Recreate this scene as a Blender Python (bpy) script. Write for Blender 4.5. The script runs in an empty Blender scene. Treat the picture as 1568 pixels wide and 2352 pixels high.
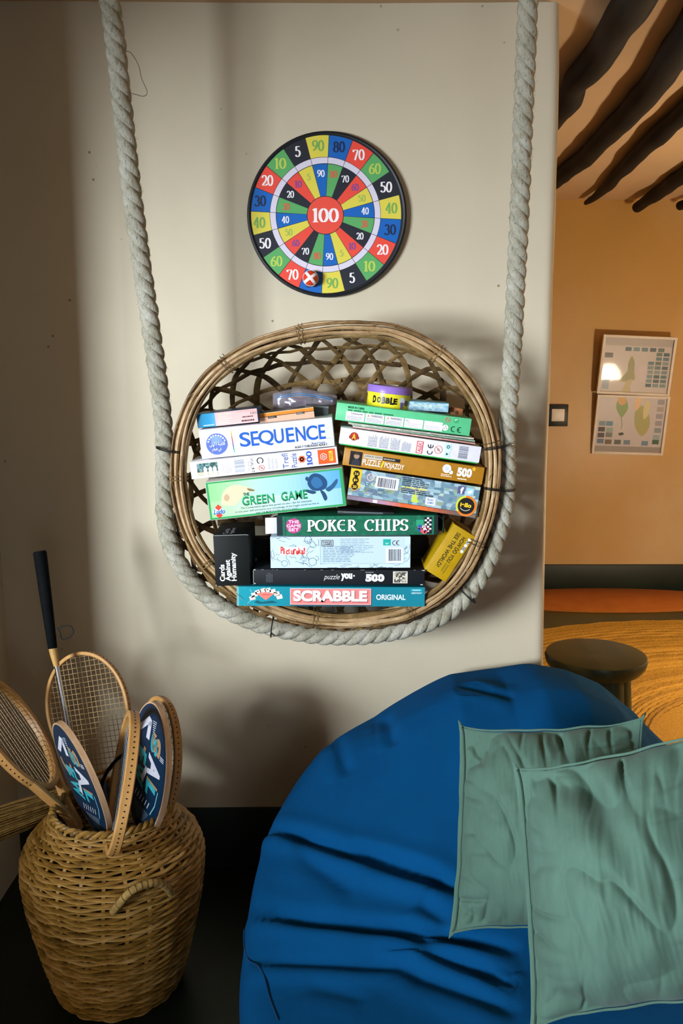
import bpy, bmesh, math, random
import numpy as np
from mathutils import Vector, Matrix, noise

random.seed(7)
SC = bpy.context.scene
COL = SC.collection
PI = math.pi

# ------------------------------------------------------------------ camera, world, light, exposure
EYE, PITCH, F = 1.333, math.radians(10.2), 2090.0
cam_d = bpy.data.cameras.new('camera')
cam = bpy.data.objects.new('camera', cam_d)
COL.objects.link(cam)
cam.location = (0, 0, EYE)
cam.rotation_euler = (PI/2 - PITCH, 0, 0)
cam_d.sensor_fit = 'VERTICAL'
cam_d.sensor_height = 36
cam_d.lens = F*36/2352
cam_d.clip_start = .05
SC.camera = cam

w = bpy.data.worlds.new('sky')
SC.world = w
w.use_nodes = True
w.node_tree.nodes['Background'].inputs[0].default_value = (.62, .74, .9, 1)
w.node_tree.nodes['Background'].inputs[1].default_value = .6

def area(name, loc, target, sx, sy, power, col):
    d = bpy.data.lights.new(name, 'AREA')
    d.shape = 'RECTANGLE'
    d.size, d.size_y, d.energy, d.color = sx, sy, power, col
    o = bpy.data.objects.new(name, d)
    COL.objects.link(o)
    o.location = loc
    o.rotation_euler = (Vector(target)-Vector(loc)).to_track_quat('-Z', 'Y').to_euler()
    return o

# daylight outside the window, plus weak added fill behind an unseen rear doorway
WIN = (-2.6, -.9, .7, 1.98)       # window in the far left wall: y0, y1, z0, z1
SHADE_LO, SHADE_HI = .78, 1.63          # gap in an added unseen wall that trims the window light
FILL_DOOR = (.25, 1.55, 0.0, 2.0)         # unseen doorway added in the rear wall for fill: x0, x1, z0, z1
area('daylight_left_window', (-3.45, -1.95, 1.38), (0, 1.5, 1.1), 2.0, 1.4, 850, (.84, .92, 1.0))
area('rear_door_fill', (.9, -3.2, 1.2), (.9, 0, 1.1), 1.3, 1.8, 11, (.84, .93, 1.0))

vs = SC.view_settings
vs.view_transform = 'Standard'
vs.look = 'None'
vs.gamma = 1
vs.use_curve_mapping = False
vs.exposure = 0.0

# ------------------------------------------------------------------ helpers
def P(u, v, Y):
    """point where the line of sight through photo pixel (u, v) meets the vertical plane y = Y"""
    a, b = (u-784)/F, (1176-v)/F
    dy = math.cos(PITCH)+b*math.sin(PITCH)
    dz = -math.sin(PITCH)+b*math.cos(PITCH)
    return Vector((a*Y/dy, Y, EYE+dz*Y/dy))

def PZ(u, v, z):
    a, b = (u-784)/F, (1176-v)/F
    dy = math.cos(PITCH)+b*math.sin(PITCH)
    dz = -math.sin(PITCH)+b*math.cos(PITCH)
    t = (z-EYE)/dz
    return Vector((a*t, dy*t, z))

def project(p):
    x, y, z = p[0], p[1], p[2]-EYE
    d = y*math.cos(PITCH)-z*math.sin(PITCH)
    up = y*math.sin(PITCH)+z*math.cos(PITCH)
    return 784+F*x/d, 1176-F*up/d

def lin(c):
    return c/12.92 if c <= .04045 else ((c+.055)/1.055)**2.4

def hx(s):
    s = s.lstrip('#')
    return tuple(lin(int(s[i:i+2], 16)/255) for i in (0, 2, 4))

def catmull(pts, n, closed=False):
    pts = [Vector(p) for p in pts]
    out = []
    N = len(pts)
    for i in range(N if closed else N-1):
        if closed:
            a, b, c, d = (pts[(i+k) % N] for k in (-1, 0, 1, 2))
        else:
            a, b, c, d = pts[max(i-1, 0)], pts[i], pts[i+1], pts[min(i+2, N-1)]
        for k in range(n):
            t = k/n
            out.append(.5*(2*b+(c-a)*t+(2*a-5*b+4*c-d)*t*t+(3*b-a-3*c+d)*t**3))
    if not closed:
        out.append(pts[-1].copy())
    return out

class MB:
    def __init__(s):
        s.v, s.f, s.c = [], [], []

    def add(s, vs, fs, col=None):
        o = len(s.v)
        s.v += [tuple(p) for p in vs]
        for f in fs:
            s.f.append([i+o for i in f])
            s.c.append(col)

    def box(s, c, size, M=None, bev=0.0):
        bm = bmesh.new()
        bmesh.ops.create_cube(bm, size=1)
        bmesh.ops.scale(bm, vec=size, verts=bm.verts)
        if bev:
            bmesh.ops.bevel(bm, geom=bm.edges[:], offset=bev, segments=2, profile=.5, affect='EDGES')
        if M is not None:
            bmesh.ops.transform(bm, matrix=M, verts=bm.verts)
        bmesh.ops.translate(bm, vec=c, verts=bm.verts)
        bm.verts.index_update()
        s.add([v.co for v in bm.verts], [[v.index for v in f.verts] for f in bm.faces])
        bm.free()

    def tube(s, path, r, n=8, closed=False, col=None, flat=1.0, up=None):
        path = [Vector(p) for p in path]
        N = len(path)
        rr = r if hasattr(r, '__len__') else [r]*N
        T = []
        for i in range(N):
            a = path[(i-1) % N] if closed or i else path[0]
            b = path[(i+1) % N] if closed or i < N-1 else path[-1]
            d = b-a
            T.append(d.normalized() if d.length > 1e-9 else Vector((0, 0, 1)))
        u = up if up is not None else (Vector((0, 0, 1)) if abs(T[0].z) < .9 else Vector((1, 0, 0)))
        n0 = (u-T[0]*u.dot(T[0])).normalized()
        vs_ = []
        for i in range(N):
            n0 = (n0-T[i]*n0.dot(T[i]))
            n0 = n0.normalized() if n0.length > 1e-6 else T[i].orthogonal().normalized()
            b = T[i].cross(n0)
            for k in range(n):
                a = 2*PI*k/n
                vs_.append(path[i]+n0*math.cos(a)*rr[i]*flat+b*math.sin(a)*rr[i])
        fs = []
        for i in range(N if closed else N-1):
            j = (i+1) % N
            for k in range(n):
                l = (k+1) % n
                fs.append([i*n+k, i*n+l, j*n+l, j*n+k])
        if not closed:
            fs.append(list(range(n))[::-1])
            fs.append([(N-1)*n+k for k in range(n)])
        s.add(vs_, fs, col)

    def band(s, path, normals, wid, th, closed=False):
        """flat strip; normals = outward direction per point"""
        path = [Vector(p) for p in path]
        N = len(path)
        ww = wid if hasattr(wid, '__len__') else [wid]*N
        vs_, fs = [], []
        for i in range(N):
            a = path[(i-1) % N] if closed or i else path[0]
            b = path[(i+1) % N] if closed or i < N-1 else path[-1]
            t = (b-a).normalized()
            nn = Vector(normals[i])
            nn = (nn-t*nn.dot(t)).normalized()
            sd = t.cross(nn)
            h, e = ww[i]/2, th/2
            for x, y in ((-h, -e*.5), (-h*.8, -e), (h*.8, -e), (h, -e*.5), (h, e*.5), (h*.8, e), (-h*.8, e), (-h, e*.5)):
                vs_.append(path[i]+sd*x+nn*y)
        for i in range(N if closed else N-1):
            j = (i+1) % N
            for k in range(8):
                l = (k+1) % 8
                fs.append([i*8+k, j*8+k, j*8+l, i*8+l])
        if not closed:
            fs.append(list(range(8)))
            fs.append([(N-1)*8+k for k in range(8)][::-1])
        s.add(vs_, fs)

    def lathe(s, prof, n=32, c=(0, 0, 0), cap=True):
        vs_, fs = [], []
        for r, z in prof:
            for k in range(n):
                a = 2*PI*k/n
                vs_.append((c[0]+r*math.cos(a), c[1]+r*math.sin(a), c[2]+z))
        for i in range(len(prof)-1):
            for k in range(n):
                l = (k+1) % n
                fs.append([i*n+k, i*n+l, (i+1)*n+l, (i+1)*n+k])
        if cap:
            fs.append(list(range(n))[::-1])
            fs.append([(len(prof)-1)*n+k for k in range(n)])
        s.add(vs_, fs)

    def grid(s, fn, nu, nv, closeu=False):
        vs_ = [fn(i/(nu if closeu else nu-1), j/(nv-1)) for j in range(nv) for i in range(nu)]
        fs = []
        for j in range(nv-1):
            for i in range(nu if closeu else nu-1):
                k = (i+1) % nu
                fs.append([j*nu+i, j*nu+k, (j+1)*nu+k, (j+1)*nu+i])
        s.add(vs_, fs)

    def build(s, name, mat, parent=None, smooth=True, world=False, ink=False, sharp=True):
        me = bpy.data.meshes.new(name)
        V = s.v
        if world and parent is not None:
            Mi = parent.matrix_basis.inverted()
            V = [tuple(Mi @ Vector(p)) for p in V]
        me.from_pydata(V, [], s.f)
        if ink:
            at = me.color_attributes.new('Ink', 'FLOAT_COLOR', 'CORNER')
            buf = []
            for f, c in zip(s.f, s.c):
                c = c or (1, 1, 1)
                buf += [c[0], c[1], c[2], 1.0]*len(f)
            at.data.foreach_set('color', buf)
        if smooth:
            me.polygons.foreach_set('use_smooth', [True]*len(me.polygons))
        me.validate()
        me.update()
        me.materials.append(mat)
        o = bpy.data.objects.new(name, me)
        COL.objects.link(o)
        if parent is not None:
            o.parent = parent
        if smooth and sharp:
            try:
                me.set_sharp_from_angle(angle=math.radians(40))
            except Exception:
                pass
        return o

def tag(o, label, cat, group=None):
    o['label'] = label
    o['category'] = cat
    if group:
        o['group'] = group
    return o

def thing(name, label, cat, loc=(0, 0, 0), group=None, M=None):
    o = bpy.data.objects.new(name, None)
    COL.objects.link(o)
    o.empty_display_size = .05
    if M is not None:
        o.matrix_basis = M
    else:
        o.location = loc
        o.matrix_basis = Matrix.Translation(Vector(loc))
    return tag(o, label, cat, group)

def struct(o):
    o['kind'] = 'structure'
    return o

# ------------------------------------------------------------------ materials
class NT:
    def __init__(s, name):
        s.m = bpy.data.materials.new(name)
        s.m.use_nodes = True
        s.t = s.m.node_tree
        s.b = s.t.nodes['Principled BSDF']
        s.tc = s.n('ShaderNodeTexCoord')

    def n(s, typ, **kw):
        nd = s.t.nodes.new(typ)
        for k, v in kw.items():
            setattr(nd, k, v)
        return nd

    def l(s, a, b):
        s.t.links.new(a, b)

    def noise(s, scale, detail=4, rough=.55, stretch=None, src='Object', dist=0):
        mp = s.n('ShaderNodeMapping')
        s.l(s.tc.outputs[src], mp.inputs[0])
        mp.inputs['Scale'].default_value = stretch or (1, 1, 1)
        nd = s.n('ShaderNodeTexNoise')
        nd.inputs['Scale'].default_value = scale
        nd.inputs['Detail'].default_value = detail
        nd.inputs['Roughness'].default_value = rough
        nd.inputs['Distortion'].default_value = dist
        s.l(mp.outputs[0], nd.inputs['Vector'])
        return nd.outputs['Fac']

    def ramp(s, fac, stops):
        r = s.n('ShaderNodeValToRGB')
        e = r.color_ramp.elements
        while len(e) < len(stops):
            e.new(.5)
        for el, (p, c) in zip(e, stops):
            el.position = p
            el.color = (*c, 1)
        s.l(fac, r.inputs[0])
        return r.outputs[0]

    def mix(s, fac, a, b, mode='MIX'):
        m = s.n('ShaderNodeMix', data_type='RGBA', blend_type=mode)
        if isinstance(fac, (int, float)):
            m.inputs[0].default_value = fac
        else:
            s.l(fac, m.inputs[0])
        for i, x in ((6, a), (7, b)):
            if isinstance(x, tuple):
                m.inputs[i].default_value = (*x, 1)
            else:
                s.l(x, m.inputs[i])
        return m.outputs[2]

    def bump(s, h, strength, dist=.002, prev=None):
        b = s.n('ShaderNodeBump')
        b.inputs['Strength'].default_value = strength
        b.inputs['Distance'].default_value = dist
        s.l(h, b.inputs['Height'])
        if prev is not None:
            s.l(prev, b.inputs['Normal'])
        return b.outputs[0]

    def done(s, col=None, rough=.6, nrm=None, metal=0, spec=.5):
        if col is not None:
            if isinstance(col, tuple):
                s.b.inputs['Base Color'].default_value = (*col, 1)
            else:
                s.l(col, s.b.inputs['Base Color'])
        if isinstance(rough, (int, float)):
            s.b.inputs['Roughness'].default_value = rough
        else:
            s.l(rough, s.b.inputs['Roughness'])
        s.b.inputs['Metallic'].default_value = metal
        s.b.inputs['Specular IOR Level'].default_value = spec
        if nrm is not None:
            s.l(nrm, s.b.inputs['Normal'])
        return s.m

def sc(c, k):
    return tuple(min(1, x*k) for x in c)

def mottled(name, c, rough=.6, var=.25, scale=12, bscale=60, bstr=.2, bdist=.002, stretch=None, metal=0, spec=.4):
    m = NT(name)
    c = hx(c) if isinstance(c, str) else c
    f = m.noise(scale, 5, .6, stretch)
    col = m.ramp(f, [(.3, sc(c, 1-var)), (.7, sc(c, 1+var))])
    b = m.bump(m.noise(bscale, 4, .6, stretch), bstr, bdist)
    return m.done(col, rough, b, metal, spec)

def plain(name, c, rough=.5, metal=0, spec=.4):
    m = NT(name)
    c = hx(c) if isinstance(c, str) else c
    f = m.noise(40, 3)
    return m.done(m.ramp(f, [(.3, sc(c, .93)), (.7, sc(c, 1.05))]), rough, None, metal, spec)

def plaster(name, c, rough, specks=False, spec=.3, patch=None):
    m = NT(name)
    c = hx(c)
    big = m.noise(1.6, 4, .55)
    col = m.ramp(big, [(.3, sc(c, .93)), (.7, sc(c, 1.04))])
    if patch:
        col = m.mix(m.ramp(m.noise(1.1, 3, .5, (1, 1, .7)), [(.42, (0, 0, 0)), (.62, (1, 1, 1))]), col, hx(patch))
    fine = m.noise(9, 6, .65)
    col = m.mix(m.ramp(fine, [(.35, (.0, .0, .0)), (.7, (.22, .22, .22))]), col, sc(c, .86))
    if specks:
        vo = m.n('ShaderNodeTexVoronoi')
        vo.inputs['Scale'].default_value = 16
        m.l(m.tc.outputs['Object'], vo.inputs['Vector'])
        dot = m.ramp(vo.outputs['Distance'], [(.035, (1, 1, 1)), (.06, (0, 0, 0))])
        msk = m.ramp(m.noise(2.3, 2), [(.52, (0, 0, 0)), (.57, (.8, .8, .8))])
        mm = m.mix(1.0, dot, msk, 'MULTIPLY')
        col = m.mix(mm, col, hx('#7a5a2c'))
    b = m.bump(m.noise(3.0, 3, .5), .25, .02)
    b = m.bump(m.noise(35, 5, .6), .12, .003, b)
    return m.done(col, rough, b, 0, spec)

def wood(name, c, dark, rough=.5, scale=14, stretch=(1, 1, .08), spec=.4, bstr=.25):
    m = NT(name)
    f = m.noise(scale, 6, .6, stretch, dist=.4)
    col = m.ramp(f, [(.32, hx(dark)), (.68, hx(c))])
    b = m.bump(m.noise(scale*6, 4, .6, stretch), bstr, .001)
    return m.done(col, rough, b, 0, spec)

def cloth(name, c, var=.12, weave=900, rough=.9, slub=False, sheen=.06):
    m = NT(name)
    c = hx(c)
    f = m.noise(5, 5, .6)
    col = m.ramp(f, [(.3, sc(c, 1-var)), (.7, sc(c, 1+var))])
    h = m.noise(weave, 2, .5)
    if slub:
        sl = m.noise(90, 4, .6, (1, 1, .06))
        col = m.mix(m.ramp(sl, [(.35, (.25, .25, .25)), (.65, (0, 0, 0))]), col, sc(c, .7))
    b = m.bump(h, .35, .0008)
    b = m.bump(m.noise(18, 4, .6), .2, .006, b)
    m.b.inputs['Sheen Weight'].default_value = sheen
    return m.done(col, rough, b, 0, .06)

M_WALL = plaster('beige_plaster', '#ccc1a8', .62, True)
M_WALLF = plaster('ochre_plaster', '#c69a52', .42, False, .5, '#cdae80')
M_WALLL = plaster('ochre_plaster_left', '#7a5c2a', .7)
M_CEIL = plaster('ceiling_plaster', '#d0b08a', .8)
M_FLOOR = mottled('dark_green_floor', '#141d14', .38, .3, 3, 30, .1)
M_FLOOR2 = mottled('olive_floor', '#3f3f1d', .4, .25, 3, 30, .1)
M_SKIRT = mottled('dark_green_paint', '#16231a', .5, .25, 5, 30, .15)
M_POLE = wood('dark_pole_wood', '#17110c', '#090706', .75, 9, (1, .1, 1), .3, .8)
M_INK = NT('printed_ink')
_at = M_INK.n('ShaderNodeAttribute', attribute_name='Ink')
M_INK.l(_at.outputs['Color'], M_INK.b.inputs['Base Color'])
M_INK = M_INK.done(None, .38, None, 0, .4)
_cards = {}
def card(c, rough=.42):
    if c not in _cards:
        dark = sum(hx(c)) < .06
        _cards[c] = plain('cardboard_'+c.strip('#'), c, .62 if dark else rough, 0, .22 if dark else .4)
    return _cards[c]

def cane_mat(name, stops, rough=.5, stretch=(8, 8, 8), bs=.5):
    m = NT(name)
    oi = m.n('ShaderNodeObjectInfo')
    f = m.noise(9, 6, .65, stretch)
    add = m.n('ShaderNodeMath', operation='ADD')
    mul = m.n('ShaderNodeMath', operation='MULTIPLY_ADD')
    m.l(oi.outputs['Random'], mul.inputs[0])
    mul.inputs[1].default_value = .35
    mul.inputs[2].default_value = -.17
    m.l(f, add.inputs[0])
    m.l(mul.outputs[0], add.inputs[1])
    col = m.ramp(add.outputs[0], [(p, hx(c)) for p, c in stops])
    b = m.bump(m.noise(30, 5, .7, stretch), bs, .002)
    return m.done(col, rough, b, 0, .35)

M_CANE = cane_mat('split_cane', [(.15, '#46321c'), (.40, '#8a6b44'), (.62, '#b0926a'), (.85, '#d0b793')], .55, (2.5, 6, 2.5))
M_CANED = cane_mat('weathered_cane', [(.2, '#2b1f10'), (.45, '#574124'), (.65, '#7a6038'), (.9, '#a0835a')], .6, (3, 6, 3))
M_RATTAN = cane_mat('rattan', [(.2, '#604619'), (.45, '#936f2f'), (.65, '#b28d4d'), (.9, '#cdac74')], .42, (3, 3, 6), .35)
M_STRAW = cane_mat('straw', [(.2, '#7a6230'), (.5, '#b09252'), (.8, '#d8bf86')], .7, (6, 6, 6))
M_JUTE = cane_mat('braided_jute', [(.25, '#7d5814'), (.5, '#a0741f'), (.75, '#ba8b34')], .85, (14, 14, 14), .45)

def rope_mat():
    m = NT('rope_fibre')
    f = m.noise(22, 6, .7)
    col = m.ramp(f, [(.25, hx('#8f8a74')), (.5, hx('#aeaa98')), (.75, hx('#c6c3b6'))])
    h = m.noise(230, 5, .75, (1, 1, .4))
    spk = m.ramp(h, [(.32, (.7, .7, .7)), (.46, (0, 0, 0))])
    col = m.mix(spk, col, hx('#4c4a38'))
    b = m.bump(h, .9, .004)
    return m.done(col, .9, b, 0, .1)
M_ROPE = rope_mat()
M_WIRE = plain('dark_wire', '#2b2a27', .4, .6)
M_BEAN = cloth('blue_cotton', '#05497c', .07, 700, .95, sheen=0)
M_PILL = cloth('sage_linen', '#506c5f', .10, 1100, .9, True)
M_SEAM = cloth('sage_linen_dark', '#34493f', .1, 1100, .9)
M_SEAMB = cloth('navy_piping', '#0b3f6c', .1, 700, .9)
M_BLACKR = mottled('black_grip', '#070b0c', .8, .3, 60, 200, .4, spec=.08)
M_STEEL = plain('chromed_steel', '#c9cbd0', .18, 1.0)
M_BRASS = mottled('tan_ferrule', '#b58e4e', .45, .2, 30)
M_RWOOD = wood('varnished_ash', '#cf9f60', '#a97a40', .38, 20, (1, 1, .15))
M_RWOODP = wood('pale_plywood', '#cfae8c', '#b08b64', .5, 40, (1, 4, .3))
M_STR = plain('racket_string', '#a58a62', .5)
M_STRB = plain('blue_string', '#8a98a4', .5)
M_NAVY = plain('navy_lacquer', '#12304c', .3)
M_BLUEG = plain('blue_plastic', '#1d6fd0', .35)
M_STOOL = wood('dark_green_wood', '#464d33', '#2c3422', .34, 10, (1, .15, 1))
M_WHITEF = plain('white_frame', '#e2d9cf', .5)
M_ORANGE = mottled('orange_felt', '#b0641f', .9, .12, 8, 120, .3)
M_BLACKP = plain('black_plastic', '#10110e', .4)
M_WHITEP = plain('white_plastic', '#e8e3da', .35)
M_PURPLE = plain('purple_lid', '#8f6fc0', .35)
M_YTIN = plain('yellow_tin', '#e8dc2e', .3)

def glass_mat(name, tint=(1, 1, 1), refl=.5, rough=.03):
    m = NT(name)
    t = m.n('ShaderNodeBsdfTransparent')
    t.inputs[0].default_value = (*tint, 1)
    g = m.n('ShaderNodeBsdfGlossy')
    g.inputs['Roughness'].default_value = rough
    fr = m.n('ShaderNodeFresnel')
    fr.inputs[0].default_value = 1.45
    mu = m.n('ShaderNodeMath', operation='MULTIPLY')
    mu.inputs[1].default_value = refl
    m.l(fr.outputs[0], mu.inputs[0])
    mx = m.n('ShaderNodeMixShader')
    m.l(mu.outputs[0], mx.inputs[0])
    m.l(t.outputs[0], mx.inputs[1])
    m.l(g.outputs[0], mx.inputs[2])
    m.l(mx.outputs[0], m.t.nodes['Material Output'].inputs[0])
    return m.m
M_GLASS = glass_mat('picture_glass', (1, 1, 1), .10, .05)
M_BAG = glass_mat('clear_plastic', (.93, .92, .95), 2.0, .2)
_t = M_BAG.node_tree
_df = _t.nodes.new('ShaderNodeBsdfDiffuse'); _df.inputs[0].default_value = (.62, .56, .66, 1)
_mx = _t.nodes.new('ShaderNodeMixShader'); _mx.inputs[0].default_value = .22
_src = _t.nodes['Material Output'].inputs[0].links[0].from_socket
_t.links.new(_src, _mx.inputs[1]); _t.links.new(_df.outputs[0], _mx.inputs[2]); _t.links.new(_mx.outputs[0], _t.nodes['Material Output'].inputs[0])

# ------------------------------------------------------------------ lettering
_tcur = bpy.data.curves.new('lettering_source', 'FONT')
_tobj = bpy.data.objects.new('lettering_source', _tcur)
_tcur.resolution_u = 5
_tcache = {}
def text_shape(s, off=0.0, shear=0.0):
    k = (s, off, shear)
    if k not in _tcache:
        _tcur.body, _tcur.offset, _tcur.shear = s, off, shear
        me = bpy.data.meshes.new_from_object(_tobj)
        v = np.array([(p.co.x, p.co.y) for p in me.vertices])
        f = [list(p.vertices) for p in me.polygons]
        bpy.data.meshes.remove(me)
        lo, hi = v.min(0), v.max(0)
        _tcache[k] = ((v-lo)/np.maximum(hi-lo, 1e-6), f)
    return _tcache[k]

def arc(cx, cy, rx, ry, a0, a1, n=14):
    return [(cx+rx*math.cos(math.radians(a0+(a1-a0)*i/n)), cy+ry*math.sin(math.radians(a0+(a1-a0)*i/n))) for i in range(n+1)]

# skeletons of a serif face, unit height; strokes are drawn with a broad nib (thick down, thin across)
def _serif(x, y, w=.17):
    return ('h', x-w, x+w, y)
SER = {
 '0': (.62, [arc(.31, .5, .24, .46, 90, 450, 24)]),
 '1': (.40, [[(.22, 1), (.22, 0)], [(.05, .86), (.22, .96)], _serif(.22, .03)]),
 '2': (.60, [arc(.30, .70, .22, .27, 170, -20, 12)+[(.42, .42), (.08, .06)], [(.06, .06), (.54, .06)], [(.54, .05), (.55, .2)]]),
 '3': (.60, [arc(.29, .74, .19, .23, 160, -80, 12), arc(.28, .27, .24, .26, 90, -160, 14)]),
 '4': (.62, [[(.42, 1), (.42, 0)], [(.42, .98), (.04, .30)], [(.04, .28), (.58, .28)], _serif(.42, .03)]),
 '5': (.58, [[(.12, .95), (.50, .95)], [(.13, .95), (.12, .55)], arc(.27, .32, .24, .29, 120, -150, 16)]),
 '6': (.60, [arc(.30, .30, .23, .27, 0, 360, 20), [(.50, .94), (.26, .80), (.10, .55), (.07, .30)]]),
 '7': (.58, [[(.05, .93), (.55, .93)], [(.53, .92), (.22, 0)], [(.06, .94), (.05, .75)]]),
 '8': (.60, [arc(.30, .74, .18, .22, 0, 360, 20), arc(.30, .27, .23, .25, 0, 360, 20)]),
 '9': (.60, [arc(.30, .70, .23, .27, 0, 360, 20), [(.10, .06), (.34, .20), (.50, .45), (.53, .70)]]),
 'P': (.62, [[(.20, 1), (.20, 0)], [(.08, .96), (.30, .96)]+arc(.30, .70, .25, .26, 90, -90, 12)+[(.20, .44)], _serif(.20, .03)]),
 'O': (.86, [arc(.43, .5, .36, .46, 90, 450, 26)]),
 'K': (.76, [[(.20, 1), (.20, 0)], [(.60, .97), (.24, .50)], [(.36, .60), (.66, .04)], _serif(.20, .03), _serif(.20, .97), _serif(.62, .03, .13), _serif(.58, .97, .12)]),
 'R': (.74, [[(.20, 1), (.20, 0)], [(.08, .96), (.30, .96)]+arc(.32, .72, .24, .24, 90, -90, 12)+[(.20, .48)], [(.34, .48), (.62, .04)], _serif(.20, .03), _serif(.63, .03, .10)]),
 'C': (.72, [arc(.42, .5, .35, .46, 50, 310, 22), [(.64, .93), (.64, .70)]]),
 'H': (.84, [[(.20, 1), (.20, 0)], [(.64, 1), (.64, 0)], [(.20, .52), (.64, .52)], _serif(.20, .03), _serif(.64, .03), _serif(.20, .97), _serif(.64, .97)]),
 'I': (.40, [[(.20, 1), (.20, 0)], _serif(.20, .03), _serif(.20, .97)]),
 'S': (.60, [arc(.30, .74, .21, .23, 35, 260, 14)+arc(.29, .27, .23, .25, 80, -140, 14), [(.50, .96), (.50, .76)], [(.08, .04), (.08, .26)]]),
 'E': (.70, [[(.20, 1), (.20, 0)], [(.10, .95), (.60, .95)], [(.20, .52), (.48, .52)], [(.10, .05), (.62, .05)], [(.60, .97), (.60, .78)], [(.62, .22), (.62, .03)], [(.48, .62), (.48, .42)]]),
 'e': (.68, [arc(.40, .5, .34, .46, 60, 300, 20), [(.10, .55), (.58, .55)]]),
 'A': (.80, [[(.38, 1), (.10, 0)], [(.40, 1), (.66, 0)], [(.20, .34), (.58, .34)], _serif(.11, .03, .13), _serif(.66, .03, .15)]),
 'B': (.68, [[(.20, 1), (.20, 0)], [(.08, .96), (.30, .96)]+arc(.30, .75, .22, .21, 90, -90, 10)+[(.20, .54)], arc(.32, .28, .26, .25, 90, -90, 10)+[(.08, .03)]]),
 'L': (.64, [[(.20, 1), (.20, 0)], [(.08, .05), (.58, .05)], [(.58, .28), (.58, .03)], _serif(.20, .97)]),
}
def serif_polys(s, thick=.17, thin=.06, gap=.04):
    """strokes of a word in the broad-nib serif face: lists of (left, right) edge pairs, unit height"""
    out, x0 = [], 0
    for ch in s:
        if ch == ' ':
            x0 += .34
            continue
        wd, st = SER[ch]
        for si, k in enumerate(st):
            if k[0] == 'h':
                _, a, b, y = k
                out.append((si, [((x0+a, y-thin*.6), (x0+a, y+thin*.6)), ((x0+b, y-thin*.6), (x0+b, y+thin*.6))]))
                continue
            n = len(k)
            strip = []
            for i in range(n):
                a, b = k[max(i-1, 0)], k[min(i+1, n-1)]
                dx, dy = b[0]-a[0], b[1]-a[1]
                L = math.hypot(dx, dy) or 1
                wv = thin+(thick-thin)*abs(dy/L)
                nx, ny = -dy/L*wv/2, dx/L*wv/2
                strip.append(((x0+k[i][0]+nx, k[i][1]+ny), (x0+k[i][0]-nx, k[i][1]-ny)))
            out.append((si, strip))
        x0 += wd+gap
    return out, x0-gap

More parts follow.
